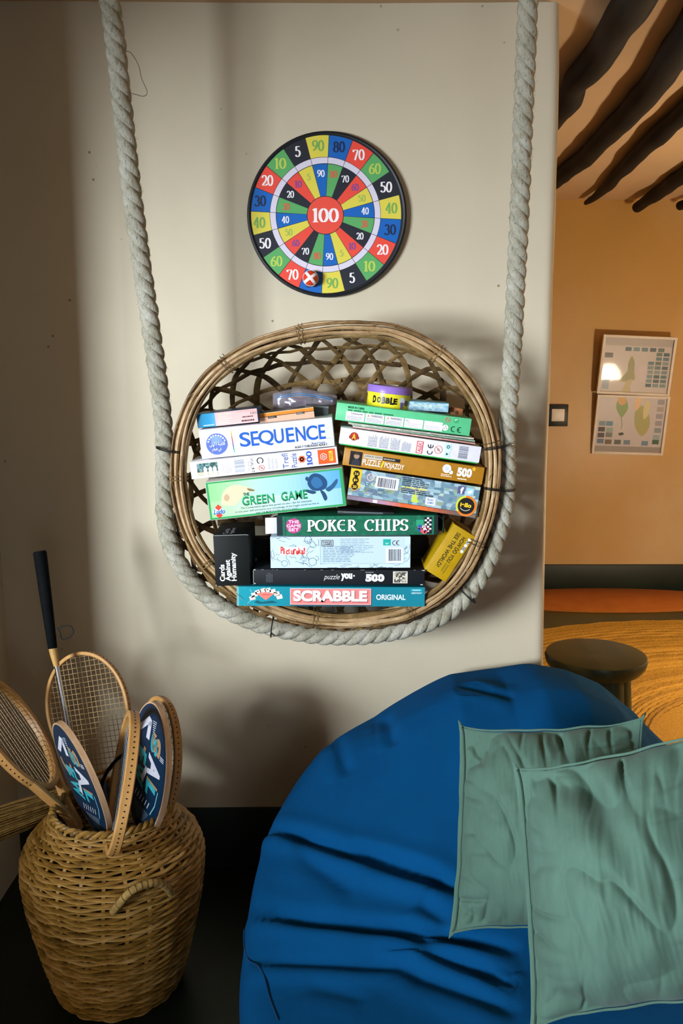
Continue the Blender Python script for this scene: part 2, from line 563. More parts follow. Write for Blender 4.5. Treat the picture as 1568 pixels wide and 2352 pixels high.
class Print:
    """flat print on the front face of a box (or any plane): fx, fy are fractions of the face, origin top left"""
    def __init__(s, root, W, H, fn):
        s.root, s.W, s.H, s.fn, s.parts = root, W, H, fn, {}

    def mb(s, part):
        return s.parts.setdefault(part, MB())

    def pt(s, fx, fy, lay):
        return s.fn(fx*s.W, fy*s.H, .0004+.00016*lay)

    def poly(s, part, pts, col, lay=1):
        col = hx(col) if isinstance(col, str) else col
        s.mb(part).add([s.pt(x, y, lay) for x, y in pts], [list(range(len(pts)))], col)

    def rect(s, part, x0, y0, x1, y1, col, lay=0):
        s.poly(part, [(x0, y0), (x1, y0), (x1, y1), (x0, y1)], col, lay)

    def grad(s, part, x0, y0, x1, y1, cols, lay=0, n=18, jit=0):
        cs = [hx(c) for c in cols]
        for i in range(n):
            t = (i+.5)/n*(len(cs)-1)
            k = min(int(t), len(cs)-2)
            f = t-k
            c = tuple(a*(1-f)+b*f for a, b in zip(cs[k], cs[k+1]))
            s.rect(part, x0+(x1-x0)*i/n, y0, x0+(x1-x0)*(i+1)/n, y1, c, lay)

    def circ(s, part, cx, cy, r, col, lay=1, rin=0, n=26, a0=0, a1=360, ry=None):
        """r in units of face height"""
        ry = ry or r
        k = s.H/s.W
        A = [math.radians(a0+(a1-a0)*i/n) for i in range(n+1)]
        if rin:
            q = rin/r
            for a, b in zip(A, A[1:]):
                s.poly(part, [(cx+r*k*math.cos(a), cy-ry*math.sin(a)), (cx+r*k*math.cos(b), cy-ry*math.sin(b)),
                              (cx+r*q*k*math.cos(b), cy-ry*q*math.sin(b)), (cx+r*q*k*math.cos(a), cy-ry*q*math.sin(a))], col, lay)
        else:
            s.poly(part, [(cx+r*k*math.cos(a), cy-ry*math.sin(a)) for a in A[:-1 if a1-a0 == 360 else None]], col, lay)

    def line(s, part, pts, wd, col, lay=1):
        """wd in units of face height"""
        k = s.W/s.H
        for a, b in zip(pts, pts[1:]):
            dx, dy = (b[0]-a[0])*k, b[1]-a[1]
            L = math.hypot(dx, dy) or 1
            nx, ny = -dy/L*wd/2/k, dx/L*wd/2
            s.poly(part, [(a[0]+nx, a[1]+ny), (b[0]+nx, b[1]+ny), (b[0]-nx, b[1]-ny), (a[0]-nx, a[1]-ny)], col, lay)

    def _place(s, p, x0, y0, x1, y1, rot):
        a, b = p
        if rot == 90:       # reads upwards
            return (x0+(1-b)*(x1-x0), y1-a*(y1-y0))
        if rot == -90:      # reads downwards
            return (x0+b*(x1-x0), y0+a*(y1-y0))
        if rot == 180:
            return (x1-a*(x1-x0), y0+b*(y1-y0))
        return (x0+a*(x1-x0), y1-b*(y1-y0))

    def text(s, part, t, x0, y0, x1, y1, col, lay=2, off=0.0, shear=0.0, rot=0):
        v, f = text_shape(t, off, shear)
        s.mb(part).add([s.pt(*s._place(p, x0, y0, x1, y1, rot), lay) for p in v], f, hx(col))

    def serif(s, part, t, x0, y0, x1, y1, col, lay=2, thick=.17, thin=.06, rot=0):
        q, wd = serif_polys(t, thick, thin)
        for si, strip in q:
            pts = [s.pt(*s._place((x/wd, y), x0, y0, x1, y1, rot), lay+.17*si) for pr_ in strip for x, y in pr_]
            s.mb(part).add(pts, [[2*i, 2*i+1, 2*i+3, 2*i+2] for i in range(len(strip)-1)], hx(col))

    def dashes(s, part, x0, y0, x1, y1, rows, col, lay=2, fill=.55, vert=False, seed=1):
        rnd = random.Random(seed)
        for i in range(rows):
            a = (i+.5-fill/2)/rows
            b = (i+.5+fill/2)/rows
            p = 0.0
            end = rnd.uniform(.7, 1)
            while p < end:
                q = min(p+rnd.uniform(.06, .22), end)
                if vert:
                    s.rect(part, x0+a*(x1-x0), y1-q*(y1-y0), x0+b*(x1-x0), y1-p*(y1-y0), col, lay)
                else:
                    s.rect(part, x0+p*(x1-x0), y0+a*(y1-y0), x0+q*(x1-x0), y0+b*(y1-y0), col, lay)
                p = q+.025

    def barcode(s, part, x0, y0, x1, y1, vert=False, lay=2, col='#2a2a2a', seed=3):
        rnd = random.Random(seed)
        p = 0.0
        while p < 1:
            q = min(p+rnd.choice((.015, .03, .045)), 1)
            if vert:
                s.rect(part, x0, y0+p*(y1-y0), x1, y0+q*(y1-y0), col, lay)
            else:
                s.rect(part, x0+p*(x1-x0), y0, x0+q*(x1-x0), y1, col, lay)
            p = q+rnd.choice((.015, .03))

    def no_under3(s, part, cx, cy, r, lay=2, col='#d9534a'):
        s.circ(part, cx, cy, r, col, lay, r*.82)
        k = s.H/s.W
        s.line(part, [(cx-r*.6*k, cy-r*.6), (cx+r*.6*k, cy+r*.6)], r*.18, col, lay)
        s.circ(part, cx, cy, r*.3, '#c9a49c', lay, r*.16)

    def ce(s, part, x0, y0, x1, y1, col='#222222', lay=2, rot=0):
        h = (y1-y0)/2
        wd = .16*(y1-y0)
        if rot == 0:
            s.circ(part, x0+h*s.H/s.W, (y0+y1)/2, h, col, lay, h*.72, 14, 70, 290)
            s.circ(part, x1-h*.3*s.H/s.W, (y0+y1)/2, h, col, lay, h*.72, 14, 70, 290)
            s.line(part, [(x1-h*1.2*s.H/s.W, (y0+y1)/2), (x1-h*.5*s.H/s.W, (y0+y1)/2)], wd, col, lay)
        else:
            r = (y1-y0)/4.4
            cx = (x0+x1)/2
            for cy in (y0+r, y1-r*1.2):
                s.circ(part, cx, cy, r, col, lay, r*.7, 14, 160, 380)
            s.line(part, [(cx, y0+r*.6), (cx, y0+r*1.8)], r*.3, col, lay)

    def noise_patch(s, part, x0, y0, x1, y1, nx, ny, cols, lay=1, seed=5):
        rnd = random.Random(seed)
        cs = [hx(c) for c in cols]
        gx = [[x0+(x1-x0)*(i+(rnd.uniform(-.35, .35) if 0 < i < nx else 0))/nx for i in range(nx+1)] for j in range(ny+1)]
        gy = [[y0+(y1-y0)*(j+(rnd.uniform(-.35, .35) if 0 < j < ny else 0))/ny for i in range(nx+1)] for j in range(ny+1)]
        for j in range(ny):
            for i in range(nx):
                pts = [(gx[j][i], gy[j][i]), (gx[j][i+1], gy[j][i+1]), (gx[j+1][i+1], gy[j+1][i+1]), (gx[j+1][i], gy[j+1][i])]
                s.poly(part, pts, rnd.choice(cs), lay)

    def finish(s):
        for k, mb in s.parts.items():
            o = mb.build(k, M_INK, s.root, smooth=False, ink=True)
            if k in ('small_print', 'line_drawing', 'edge_print', 'worn_corner', 'photo_grid', 'stripe_pattern'):
                o['kind'] = 'stuff'

# ------------------------------------------------------------------ the setting
YW, YF = 2.18, 4.94         # front of the near wall, far wall
XL, XR, YB, ZC = -.835, 3.4, -2.8, 2.09
XLL, YRET = -2.9, 1.66      # the room widens to the left in front of a short return wall

# near wall: hand-trowelled slab with an uneven rounded free edge
edge = [P(u, v, YW) for u, v in ((1288, 0), (1288, 150), (1285, 300), (1279, 500), (1272, 700), (1266, 900), (1258, 1100), (1254, 1300), (1250, 1550))]
def edge_x(z):
    if z >= edge[0].z:
        return edge[0].x
    for a, b in zip(edge, edge[1:]):
        if a.z >= z >= b.z:
            t = (a.z-z)/(a.z-b.z)
            return a.x+(b.x-a.x)*t
    return edge[-1].x
mb = MB()
def wallfn(u, v):
    z = v*(ZC+.03)
    ex = edge_x(z)
    prof = []
    x0 = XL-.42
    L1 = ex-x0-.02
    d = u*(L1+.0314+.22)
    wob = .006*noise.noise(Vector((d*1.6, z*1.5, 3)))+.0025*noise.noise(Vector((d*5, z*4, 9)))
    if d < L1:
        return (x0+d, YW+wob, z)
    if d < L1+.0314:
        a = (d-L1)/.02
        return (x0+L1+.02*math.sin(a), YW+.02-.02*math.cos(a)+wob, z)
    return (ex+wob*.5, YW+.02+(d-L1-.0314), z)
mb.grid(wallfn, 240, 90)
mb.add([(XL-.42, YW+.24, 0), (.49, YW+.24, 0), (.49, YW+.24, ZC), (XL-.42, YW+.24, ZC)], [[0, 1, 2, 3]])
struct(mb.build('wall_back', M_WALL))
mb = MB()
mb.box((-.37, YW-.002, .083), (1.755, .012, .166), None, .003)
mb.box((.504, YW+.12, .083), (.012, .25, .166), None, .003)
struct(mb.build('baseboard_back', M_SKIRT))

def slab(name, mat, lo, hi):
    m_ = MB()
    c = [(a+b)/2 for a, b in zip(lo, hi)]
    m_.box(c, [b-a for a, b in zip(lo, hi)])
    return struct(m_.build(name, mat, None, False))

mb = MB()
mb.grid(lambda u, v: (XL-.4+u*(XR-XL+.8), YF+.012*noise.noise(Vector((u*5, v*3, 1)))-.004, v*(ZC+.04)), 60, 30)
mb.box((1.2, YF+.12, ZC/2), (5, .2, ZC))
struct(mb.build('wall_far', M_WALLF))
mb = MB()
mb.box((1.2, YF-.012, .075), (5, .03, .15), None, .004)
struct(mb.build('baseboard_far', M_SKIRT))
mb = MB()
mb.grid(lambda u, v: (XL+.004*noise.noise(Vector((u*3, v*4, 7)))-(.02*(1-math.cos(max(0, (.06-u)/.06)*PI/2))), YRET+u*(YW+.1-YRET), v*ZC), 40, 30)
mb.box((XL-.14, (YRET+YW)/2+.1, ZC/2), (.22, YW-YRET+.2, ZC))
struct(mb.build('wall_return', M_WALL))
y0, y1, z0, z1 = WIN
mb = MB()
for lo, hi in (((XLL-.3, YB, 0), (XLL, y0, ZC)), ((XLL-.3, y1, 0), (XLL, YF, ZC)), ((XLL-.3, y0, 0), (XLL, y1, z0)), ((XLL-.3, y0, z1), (XLL, y1, ZC))):
    mb.box([(a+b)/2 for a, b in zip(lo, hi)], [b-a for a, b in zip(lo, hi)])
mb.box(((XLL+XL)/2-.1, YW+.1, ZC/2), (XL-XLL-.1, .2, ZC))
struct(mb.build('wall_left', M_WALLL, None, False))
mb = MB()
for yy in (y0+.02, y1-.02, (y0+y1)/2):
    mb.box((XLL-.2, yy, (z0+z1)/2), (.05, .04, z1-z0))
for zz in (z0+.02, z1-.02):
    mb.box((XLL-.2, (y0+y1)/2, zz), (.05, y1-y0, .04))
struct(mb.build('window_1', M_STOOL, None, False))
# added unseen wall whose gap keeps window light off floor and wall top
mb = MB()
for lo, hi in (((-1.55, YB, 0), (-1.43, -1.3, ZC)), ((-1.55, -1.3, 0), (-1.43, 1.45, SHADE_LO)), ((-1.55, -1.3, SHADE_HI), (-1.43, 1.45, ZC)), ((-1.55, 1.45, 0), (-1.43, YW+.1, ZC))):
    mb.box([(a+b)/2 for a, b in zip(lo, hi)], [b-a for a, b in zip(lo, hi)])
struct(mb.build('added_shade_wall', M_WALLL, None, False))
x0, x1, z0, z1 = FILL_DOOR
mb = MB()
for lo, hi in (((XLL-.3, YB-.25, 0), (x0, YB, ZC)), ((x1, YB-.25, 0), (XR+.3, YB, ZC)), ((x0, YB-.25, z1), (x1, YB, ZC))):
    mb.box([(a+b)/2 for a, b in zip(lo, hi)], [b-a for a, b in zip(lo, hi)])
struct(mb.build('wall_rear', M_WALLL, None, False))
slab('wall_right', M_WALLF, (XR, YB-.2, 0), (XR+.25, YF+.1, ZC))
slab('floor', M_FLOOR, (XLL-.3, YB-.25, -.1), (XR+.25, YF+.2, 0))
mb = MB()
mb.box((1.9, 3.68, .0015), (2.8, 2.5, .003))
struct(mb.build('floor_far', M_FLOOR2, None, False))
mb = MB()
mb.grid(lambda u, v: (XLL-.3+u*(XR-XLL+.6), YB-.25+v*(YF-YB+.4), ZC+.010*noise.noise(Vector((u*9, v*13, 4)))), 60, 80)
mb.box(((XLL+XR)/2, (YB+YF)/2, ZC+.1), (XR-XLL+.7, YF-YB+.8, .15))
struct(mb.build('ceiling', M_CEIL))

# ceiling poles of the far room
poles = [
 ('thickest crooked dark pole under the ceiling, cut off by the beige wall', [(1560, -190), (1495, -75), (1452, 0), (1399, 88), (1364, 144), (1328, 183), (1297, 239), (1250, 300), (1210, 350)], [.052, .05, .047, .046, .044, .045, .042, .04, .035]),
 ('long dark ceiling pole running behind the beige wall edge', [(1700, -60), (1568, 93), (1516, 177), (1461, 239), (1406, 298), (1350, 351), (1291, 404), (1250, 440)], [.05, .05, .046, .046, .042, .042, .040, .035]),
 ('thin dark ceiling pole tapering to a point above the ochre wall', [(1700, 150), (1568, 261), (1527, 294), (1461, 358), (1406, 416), (1372, 448), (1346, 467)], [.04, .036, .036, .034, .030, .022, .014]),
 ('short stubby dark ceiling pole with blunt end over the framed pictures', [(1750, 270), (1660, 345), (1568, 404), (1516, 440), (1461, 476)], [.045, .042, .04, .036, .030]),
 ('dark pole tip just showing at the right edge under the ceiling', [(1800, 350), (1700, 410), (1620, 450), (1562, 474)], [.04, .04, .036, .028]),
]
for lab, px, rr in poles:
    pts = []
    for (u, v), r in zip(px, rr):
        p = PZ(u, v, ZC-.03-.0*r)
        if p.y > 4.86:
            p = P(u, v, 4.86)
        pts.append(p)
    path = catmull(pts, 8)
    rad = []
    for i in range(len(path)):
        t = i/8
        k = min(int(t), len(rr)-2)
        r = rr[k]*(1-(t-k))+rr[k+1]*(t-k)
        rad.append(.88*r*(1+.16*noise.noise(path[i]*7)))
        path[i] = path[i]+Vector((.010*noise.noise(path[i]*5+Vector((3, 0, 0))), 0, .006*noise.noise(path[i]*6)))
        path[i].z = min(path[i].z, ZC-rad[-1]*.55)
    m_ = MB()
    m_.tube(path, rad, 12)
    o = m_.build('ceiling_pole', M_POLE)
    tag(o, lab, 'pole', 'dark poles under the far ceiling')
    o['kind'] = 'thing'

# ------------------------------------------------------------------ far room
# framed pictures, leaning out at the top
def poster(name, lab, TL, TR, BL, YT, YBm, decorate):
    a, b, c = P(*TL, YT), P(*TR, YT), P(*BL, YBm)
    X = (b-a)
    Wd = X.length
    X.normalize()
    Zv = (a-c)
    Zv = (Zv-X*Zv.dot(X))
    Hd = Zv.length
    Zv.normalize()
    Yv = Zv.cross(X)
    org = c+X*Wd/2
    M = Matrix((X, Yv, Zv)).transposed().to_4x4()
    M.translation = org
    r = thing(name, lab, 'picture', group='framed pictures on the ochre wall', M=M)
    m_ = MB()
    fw = .014
    for cx, cz, sx, sz in ((-Wd/2+fw/2, Hd/2, fw, Hd), (Wd/2-fw/2, Hd/2, fw, Hd), (0, fw/2, Wd-2*fw, fw), (0, Hd-fw/2, Wd-2*fw, fw)):
        m_.box((cx, .011, cz), (sx, .022, sz), None, .0015)
    m_.build('frame', M_WHITEF, r, False)
    m_ = MB()
    m_.box((0, .016, Hd/2), (Wd-2*fw, .008, Hd-2*fw))
    m_.build('backing_board', card('#cfc6c4'), r, False)
    m_ = MB()
    m_.box((0, .008, Hd/2), (Wd-2*fw, .002, Hd-2*fw))
    m_.build('glass', M_GLASS, r, False)
    pr = Print(r, Wd-2*fw, Hd-2*fw, lambda x, y, e: (-Wd/2+fw+x, .0117-e, Hd-fw-y))
    decorate(pr)
    pr.finish()
    return r
def leaf(pr, part, pts, col, lay=1):
    pr.poly(part, [(p.x, p.y) for p in catmull([(a, b, 0) for a, b in pts], 4, True)], col, lay)
BLU = ['#4f6f7c', '#3f5a66', '#6b8790', '#536b62', '#7b8f94', '#3d5361']
def deco_up(pr):
    rnd = random.Random(4)
    pr.rect('print', 0, 0, 1, 1, '#c2bab9', 0)
    pr.rect('print', 0, .0, 1, .14, '#aba3a0', 1)
    for i in range(5):
        pr.rect('photo_grid', .28+.12*i+.03, .165, .28+.12*i+.12, .235, rnd.choice(BLU), 2)
    pr.rect('photo_grid', .02, .28, .14, .37, '#574e49', 2)
    for j in range(8):
        for i in range(3):
            if i == 0 and j < 2:
                continue
            pr.rect('photo_grid', .67+.105*i, .25+.083*j, .67+.105*i+.085, .25+.083*j+.062, rnd.choice(BLU), 2)
    pr.rect('photo_grid', .03, .78, .13, .96, '#8f9faf', 2)
    leaf(pr, 'botanical_drawing', [(.42, .33), (.47, .45), (.48, .62), (.50, .76), (.38, .80), (.28, .80), (.33, .70), (.38, .60), (.38, .45)], '#8d8a4f', 2)
    leaf(pr, 'botanical_drawing', [(.38, .80), (.47, .76), (.44, .90), (.46, 1.0), (.34, 1.0), (.36, .9)], '#b7a772', 3)
    leaf(pr, 'botanical_drawing', [(.55, .50), (.66, .52), (.68, .75), (.60, .80), (.54, .65)], '#c9bfc4', 2)
def deco_lo(pr):
    rnd = random.Random(9)
    pr.rect('print', 0, 0, 1, 1, '#c5bfc3', 0)
    pr.rect('print', 0, .90, 1, 1, '#99918f', 1)
    for j in range(5):
        pr.rect('photo_grid', .87, .02+.13*j, .97, .02+.13*j+.09, rnd.choice(['#8593a0', '#9a98a6', '#a79f9c']), 2)
    for x, y, c in ((.03, .44, '#74879c'), (.14, .44, '#5d86a3'), (.03, .55, '#3b3033'), (.03, .66, '#453a41'), (.03, .77, '#5c7196'), (.15, .56, '#8fa3a1'), (.15, .65, '#6d7773'), (.15, .78, '#6f5b4c'), (.29, .78, '#56605c'), (.43, .78, '#71829b'), (.70, .79, '#6b8aa8'), (.86, .76, '#3d6650'), (.86, .67, '#97a9b5')):
        pr.rect('photo_grid', x, y, x+.10, y+.085, c, 2)
    leaf(pr, 'botanical_drawing', [(.29, .02), (.39, .02), (.44, .18), (.40, .30), (.36, .36), (.30, .28), (.26, .16)], '#7f9a56', 2)
    leaf(pr, 'botanical_drawing', [(.28, .0), (.38, .0), (.40, .10), (.33, .14), (.28, .08)], '#d1a25a', 3)
    pr.line('botanical_drawing', [(.35, .34), (.38, .5), (.37, .58)], .012, '#6f8460', 2)
    leaf(pr, 'botanical_drawing', [(.56, .20), (.66, .14), (.76, .30), (.79, .48), (.76, .62), (.69, .70), (.62, .62), (.56, .46)], '#a8a465', 2)
    leaf(pr, 'botanical_drawing', [(.53, .02), (.63, .02), (.60, .18), (.55, .22)], '#dbb98e', 3)
    leaf(pr, 'botanical_drawing', [(.70, .04), (.76, .08), (.75, .30), (.69, .38), (.67, .20)], '#cfc58f', 3)
    leaf(pr, 'botanical_drawing', [(.34, .66), (.40, .64), (.42, .68), (.36, .70)], '#3a3f3c', 2)
poster('framed_picture', 'upper white framed collage of small photos and green plants on ochre wall', (1380, 768), (1550, 775), (1370, 904), 4.850, 4.884, deco_up)
poster('framed_picture', 'lower white framed collage with leaf drawings hung under the other picture', (1369, 906), (1536, 911), (1358, 1042), 4.885, 4.918, deco_lo)

# light switch
c = P(1280, 954, YF-.012)
r = thing('light_switch', 'black framed light switch with white rocker beside the wall edge', 'switch', c)
mb = MB(); mb.box((0, 0, 0), (.112, .014, .118), None, .003)
mb.build('switch_plate', M_BLACKP, r)
mb = MB(); mb.box((0, -.008, .002), (.07, .01, .066), None, .003)
mb.build('rocker', M_WHITEP, r)

# orange mat and jute rug
r = thing('floor_mat', 'flat oval orange mat on the floor against the far ochre wall', 'mat', (1.42, 4.70, .003))
mb = MB()
mb.lathe([(.0001, .0), (1, 0), (1.0, .012), (.97, .016), (.0001, .017)], 64, cap=False)
mb.v = [(x*.66, y*.215, z) for x, y, z in mb.v]
mb.build('mat_pad', M_ORANGE, r)
rc = Vector((1.60, 2.80, .003))
r = thing('jute_rug', 'large round braided golden jute rug on the far floor under the stool', 'rug', rc)
rr0 = 1.5
k = 0
while rr0 > .55:
    n = 150
    pts, rad = [], []
    for i in range(n):
        a = 2*PI*i/n
        p = Vector((math.cos(a)*rr0, math.sin(a)*rr0, .009))
        pts.append(p)
        rad.append(.0115*(1+.22*math.sin(i*PI*2/3+k*1.7)+.1*random.uniform(-1, 1)))
    m_ = MB(); m_.tube(pts, rad, 5, True, flat=.75, up=Vector((0, 0, 1)))
    m_.build('braid', M_JUTE, r)
    rr0 -= .0188
    k += 1
mb = MB(); mb.lathe([(.0001, .007), (1.49, .007), (1.49, .0), (.0001, 0)], 96, cap=False)
mb.build('rug_centre', M_JUTE, r)

# stool
sc_ = P(1368, 1500, 2.55)
st = thing('wooden_stool', 'low round dark wooden stool with thick legs behind the beanbag', 'stool', (sc_.x, sc_.y, .026))
hz = sc_.z-.026
mb = MB()
mb.lathe([(.0001, hz-.045), (.13, hz-.045), (.142, hz-.03), (.146, hz-.012), (.143, hz-.002), (.135, hz), (.0001, hz-.004)], 48, cap=False)
mb.build('seat', M_STOOL, st)
for a in (205, 285, 25, 120):
    a = math.radians(a)
    m_ = MB()
    top = Vector((math.cos(a)*.085, math.sin(a)*.085, hz-.04))
    bot = Vector((math.cos(a)*.125, math.sin(a)*.125, 0))
    m_.tube([top, top.lerp(bot, .35), top.lerp(bot, .7), bot], [.037, .037, .035, .033], 12)
    m_.build('leg', M_STOOL, st)
m_ = MB()
for a in (60, 200, 320):
    a = math.radians(a)
    m_.lathe([(.0001, 0), (.005, 0), (.005, .001), (.0001, .001)], 8, (math.cos(a)*.095, math.sin(a)*.095, hz-.003), False)
m_.build('peg', M_BLACKP, st)

# table lamp that lights the far room (stands outside the frame; its reflection shows in the picture glass)
_a, _b, _c = P(1380, 768, 4.85), P(1550, 775, 4.85), P(1370, 904, 4.884)
_X = (_b-_a).normalized(); _Z = (_a-_c); _Z = (_Z-_X*_Z.dot(_X)).normalized(); _n = _Z.cross(_X)
_p = P(1402, 855, 4.865); _d = (_p-Vector((0, 0, EYE))).normalized(); _r = _d-2*_d.dot(_n)*_n
LY = 3.0
LX, LZ = _p.x+_r.x*(LY-_p.y)/_r.y, _p.z+_r.z*(LY-_p.y)/_r.y
TH = LZ-.29
lp = thing('lamp_table', 'small round dark side table under the lamp', 'table', (LX, LY, .026))
mb = MB()
mb.lathe([(.0001, TH-.047), (.2, TH-.047), (.21, TH-.037), (.2, TH-.022), (.0001, TH-.022)], 32, cap=False)
mb.build('table_top', M_STOOL, lp)
mb = MB(); mb.lathe([(.14, 0), (.14, .02), (.03, .05), (.025, TH-.047)], 20)
mb.build('pedestal', M_STOOL, lp)
lm = thing('table_lamp', 'glowing cream table lamp with domed shade on the side table', 'lamp', (LX, LY, TH))
mb = MB(); mb.lathe([(.07, 0), (.07, .015), (.03, .04), (.035, .12), (.02, .2), (.012, .26)], 20)
mb.build('lamp_base', M_WHITEF, lm)
mshade = NT('lit_shade')
mshade.b.inputs['Emission Color'].default_value = (1, .80, .55, 1)
mshade.b.inputs['Emission Strength'].default_value = 330
mshade = mshade.done(hx('#f1dcb8'), .8)
mb = MB(); mb.lathe([(.082, .25), (.078, .275), (.066, .31), (.044, .335), (.016, .346)], 28)
mb.build('lamp_shade', mshade, lm)

# ------------------------------------------------------------------ dartboard
bc = P(751, 497, YW)
S = .1808/184
bd = thing('dartboard', 'round cloth dartboard with coloured numbered wedges on the beige wall', 'dartboard', (bc.x, YW-.004, bc.z))
mb = MB()
mb.lathe([(.0001, 0), (.1808, 0), (.1808, .010), (.0001, .012)], 72, cap=False)
mb.v = [(x, -z, y) for x, y, z in mb.v]
mb.f = [f[::-1] for f in mb.f]
mb.build('backing', card('#20242c'), bd)
mb = MB()
mb.tube([(.1775*math.cos(2*PI*i/90), -.0105, .1775*math.sin(2*PI*i/90)) for i in range(90)], .0052, 8, True)
mb.build('binding', mottled('black_binding', '#12161a', .5, .3, 60), bd)
R_, G_, B_, K_, Y_ = '#ea4c3c', '#5aa862', '#0d62b8', '#22252f', '#dccf4e'
px = Print(bd, 2*.1808, 2*.1808, lambda x, y, e: (x-.1808, -.0124-e, .1808-y))
# wedges use board units: r in pixels of the photo's board, converted to fractions
def bp(r, deg):
    a = math.radians(deg)
    return (.5+(r*math.sin(a)-4)/368, .5-(r*math.cos(a))/368)
def wedge(part, r0, r1, d0, d1, col, lay):
    n = 5
    pts = [bp(r1, d0+(d1-d0)*i/n) for i in range(n+1)]+[bp(r0, d1-(d1-d0)*i/n) for i in range(n+1)]
    px.poly(part, pts, col, lay)
nums = [90, 80, 70, 60, 50, 40, 30, 20, 10, 5]*2
oc = [Y_, B_, R_, G_, K_, Y_, B_, R_, G_, K_]*2
ot = ['#74ab57', '#14264a', '#f3eef0', '#b9cf57', '#f3eef0', '#74ab57', '#14264a', '#f3eef0', '#b9cf57', '#f3eef0']*2
ic = [B_, G_, K_, R_, Y_, B_, G_, K_, R_, Y_]*2
it = ['#f0eef2', '#dd5a45', '#f0eef2', '#7a4a9c', '#9fb85a', '#f0eef2', '#dd5a45', '#f0eef2', '#7a4a9c', '#9fb85a']*2
px.circ('printed_face', .5, .5, .495, '#22252f', 0, 0, 72)
for i in range(20):
    d0 = 3-18+18*i
    wedge('printed_face', 129, 176, d0+.22, d0+17.78, oc[i], 1)
    wedge('printed_face', 43, 113.5, d0+.35, d0+17.65, ic[i], 1)
    wedge('printed_face', 115, 128, d0+.25, d0+17.75, '#d9d3e4', 1)
for i in range(20):
    d = 3-9+18*i
    t = str(nums[i])
    x, y = bp(154, d)
    hw = .036 if len(t) == 2 else .017
    px.serif('number_lettering', t, x-hw, y-.032, x+hw, y+.032, ot[i], 3, .2, .07)
    x, y = bp(93, d)
    hw *= .62
    px.serif('number_lettering', t, x-hw, y-.021, x+hw, y+.021, it[i], 3, .2, .07)
x, y = bp(0, 0)
px.circ('printed_face', x, y, 43/368, '#22252f', 2, 0, 40)
px.circ('printed_face', x, y, 41.5/368, '#e8503f', 3, 0, 40)
px.serif('number_lettering', '100', x-.083, y-.042, x+.083, y+.042, '#f5eef0', 4, .2, .06)
px.finish()

# ball stuck on the board
pb = P(713, 639, YW-.034)
r = thing('sticky_ball', 'small red and white striped ball stuck on the dartboard', 'ball', pb)
bm = bmesh.new()
bmesh.ops.create_uvsphere(bm, u_segments=32, v_segments=20, radius=.0172)
mb = MB(); mb.add([v.co for v in bm.verts], [[v.index for v in f.verts] for f in bm.faces]); bm.free()
mb.build('ball', card('#d8391f', .35), r)
for ang in (35, -50):
    m_ = MB()
    a = math.radians(ang)
    ax = Vector((math.cos(a), 0, math.sin(a)))
    nrm = []
    pts = []
    for i in range(40):
        t = 2*PI*i/40
        d = ax*math.cos(t)+Vector((0, 1, 0))*math.sin(t)
        pts.append(d*.0176); nrm.append(d)
    m_.band(pts, nrm, .0066, .0012, True)
    m_.build('hook_tape', card('#e9e4e2', .8), r)
m_ = MB()
pts = [Vector((math.cos(2*PI*i/40), 0, math.sin(2*PI*i/40)))*.0176 for i in range(40)]
m_.band(pts, pts, .005, .0012, True)
m_.build('hook_tape', card('#e9e4e2', .8), r)

# ------------------------------------------------------------------ hanging basket
YR, YBK = 1.925, 2.15
rim_px = [(830, 757), (905, 765), (985, 800), (1050, 855), (1098, 925), (1124, 1000), (1131, 1075), (1124, 1150), (1100, 1230), (1060, 1310), (1005, 1370), (920, 1410), (800, 1427), (700, 1418), (620, 1395), (545, 1355), (480, 1295), (434, 1215), (412, 1130), (410, 1060), (420, 985), (449, 915), (504, 850), (584, 800), (680, 770), (760, 757)]
rimc = catmull([P(u, v, YR) for u, v in rim_px], 12, True)
rc0 = P(770, 1095, YR)
bc0 = P(776, 1150, YBK)
_ra = sorted((math.atan2(p.z-rc0.z, p.x-rc0.x), (Vector((p.x, p.z))-Vector((rc0.x, rc0.z))).length) for p in rimc)
_raa = np.array([a for a, _ in _ra]); _rar = np.array([b for _, b in _ra])
def rimr(a):
    a = (a+PI) % (2*PI)-PI
    return float(np.interp(a, _raa, _rar, period=2*PI))
def surf(a, t):
    """basket wall: a = angle, t = 0 rim .. 1 base edge"""
    R0 = rimr(a)
    ca, sa = math.cos(a), math.sin(a)
    p0 = Vector((rc0.x+R0*ca, YR, rc0.z+R0*sa))
    ra, rb = .300, .228
    q = (abs(ca/ra)**2.5+abs(sa/rb)**2.5)**(-1/2.5)
    p1 = Vector((bc0.x+q*ca, YBK, bc0.z+q*sa))
    p = p0.lerp(p1, t)
    bul = (.022+.060*max(0, -sa)+.026*abs(ca))*math.sin(PI*min(t, 1))
    return p+Vector((ca, 0, sa))*bul
def snorm(a, t):
    d1 = surf(a+.01, t)-surf(a-.01, t)
    d2 = surf(a, min(t+.02, 1))-surf(a, max(t-.02, 0))
    n = d1.cross(d2).normalized()
    if n.dot(Vector((math.cos(a), .2, math.sin(a)))) < 0:
        n = -n
    return n
bk = thing('hanging_basket', 'large round open-weave cane basket hung sideways holding board games', 'basket', (rc0.x, YR, rc0.z-.34))
rnd = random.Random(11)
NS = 28
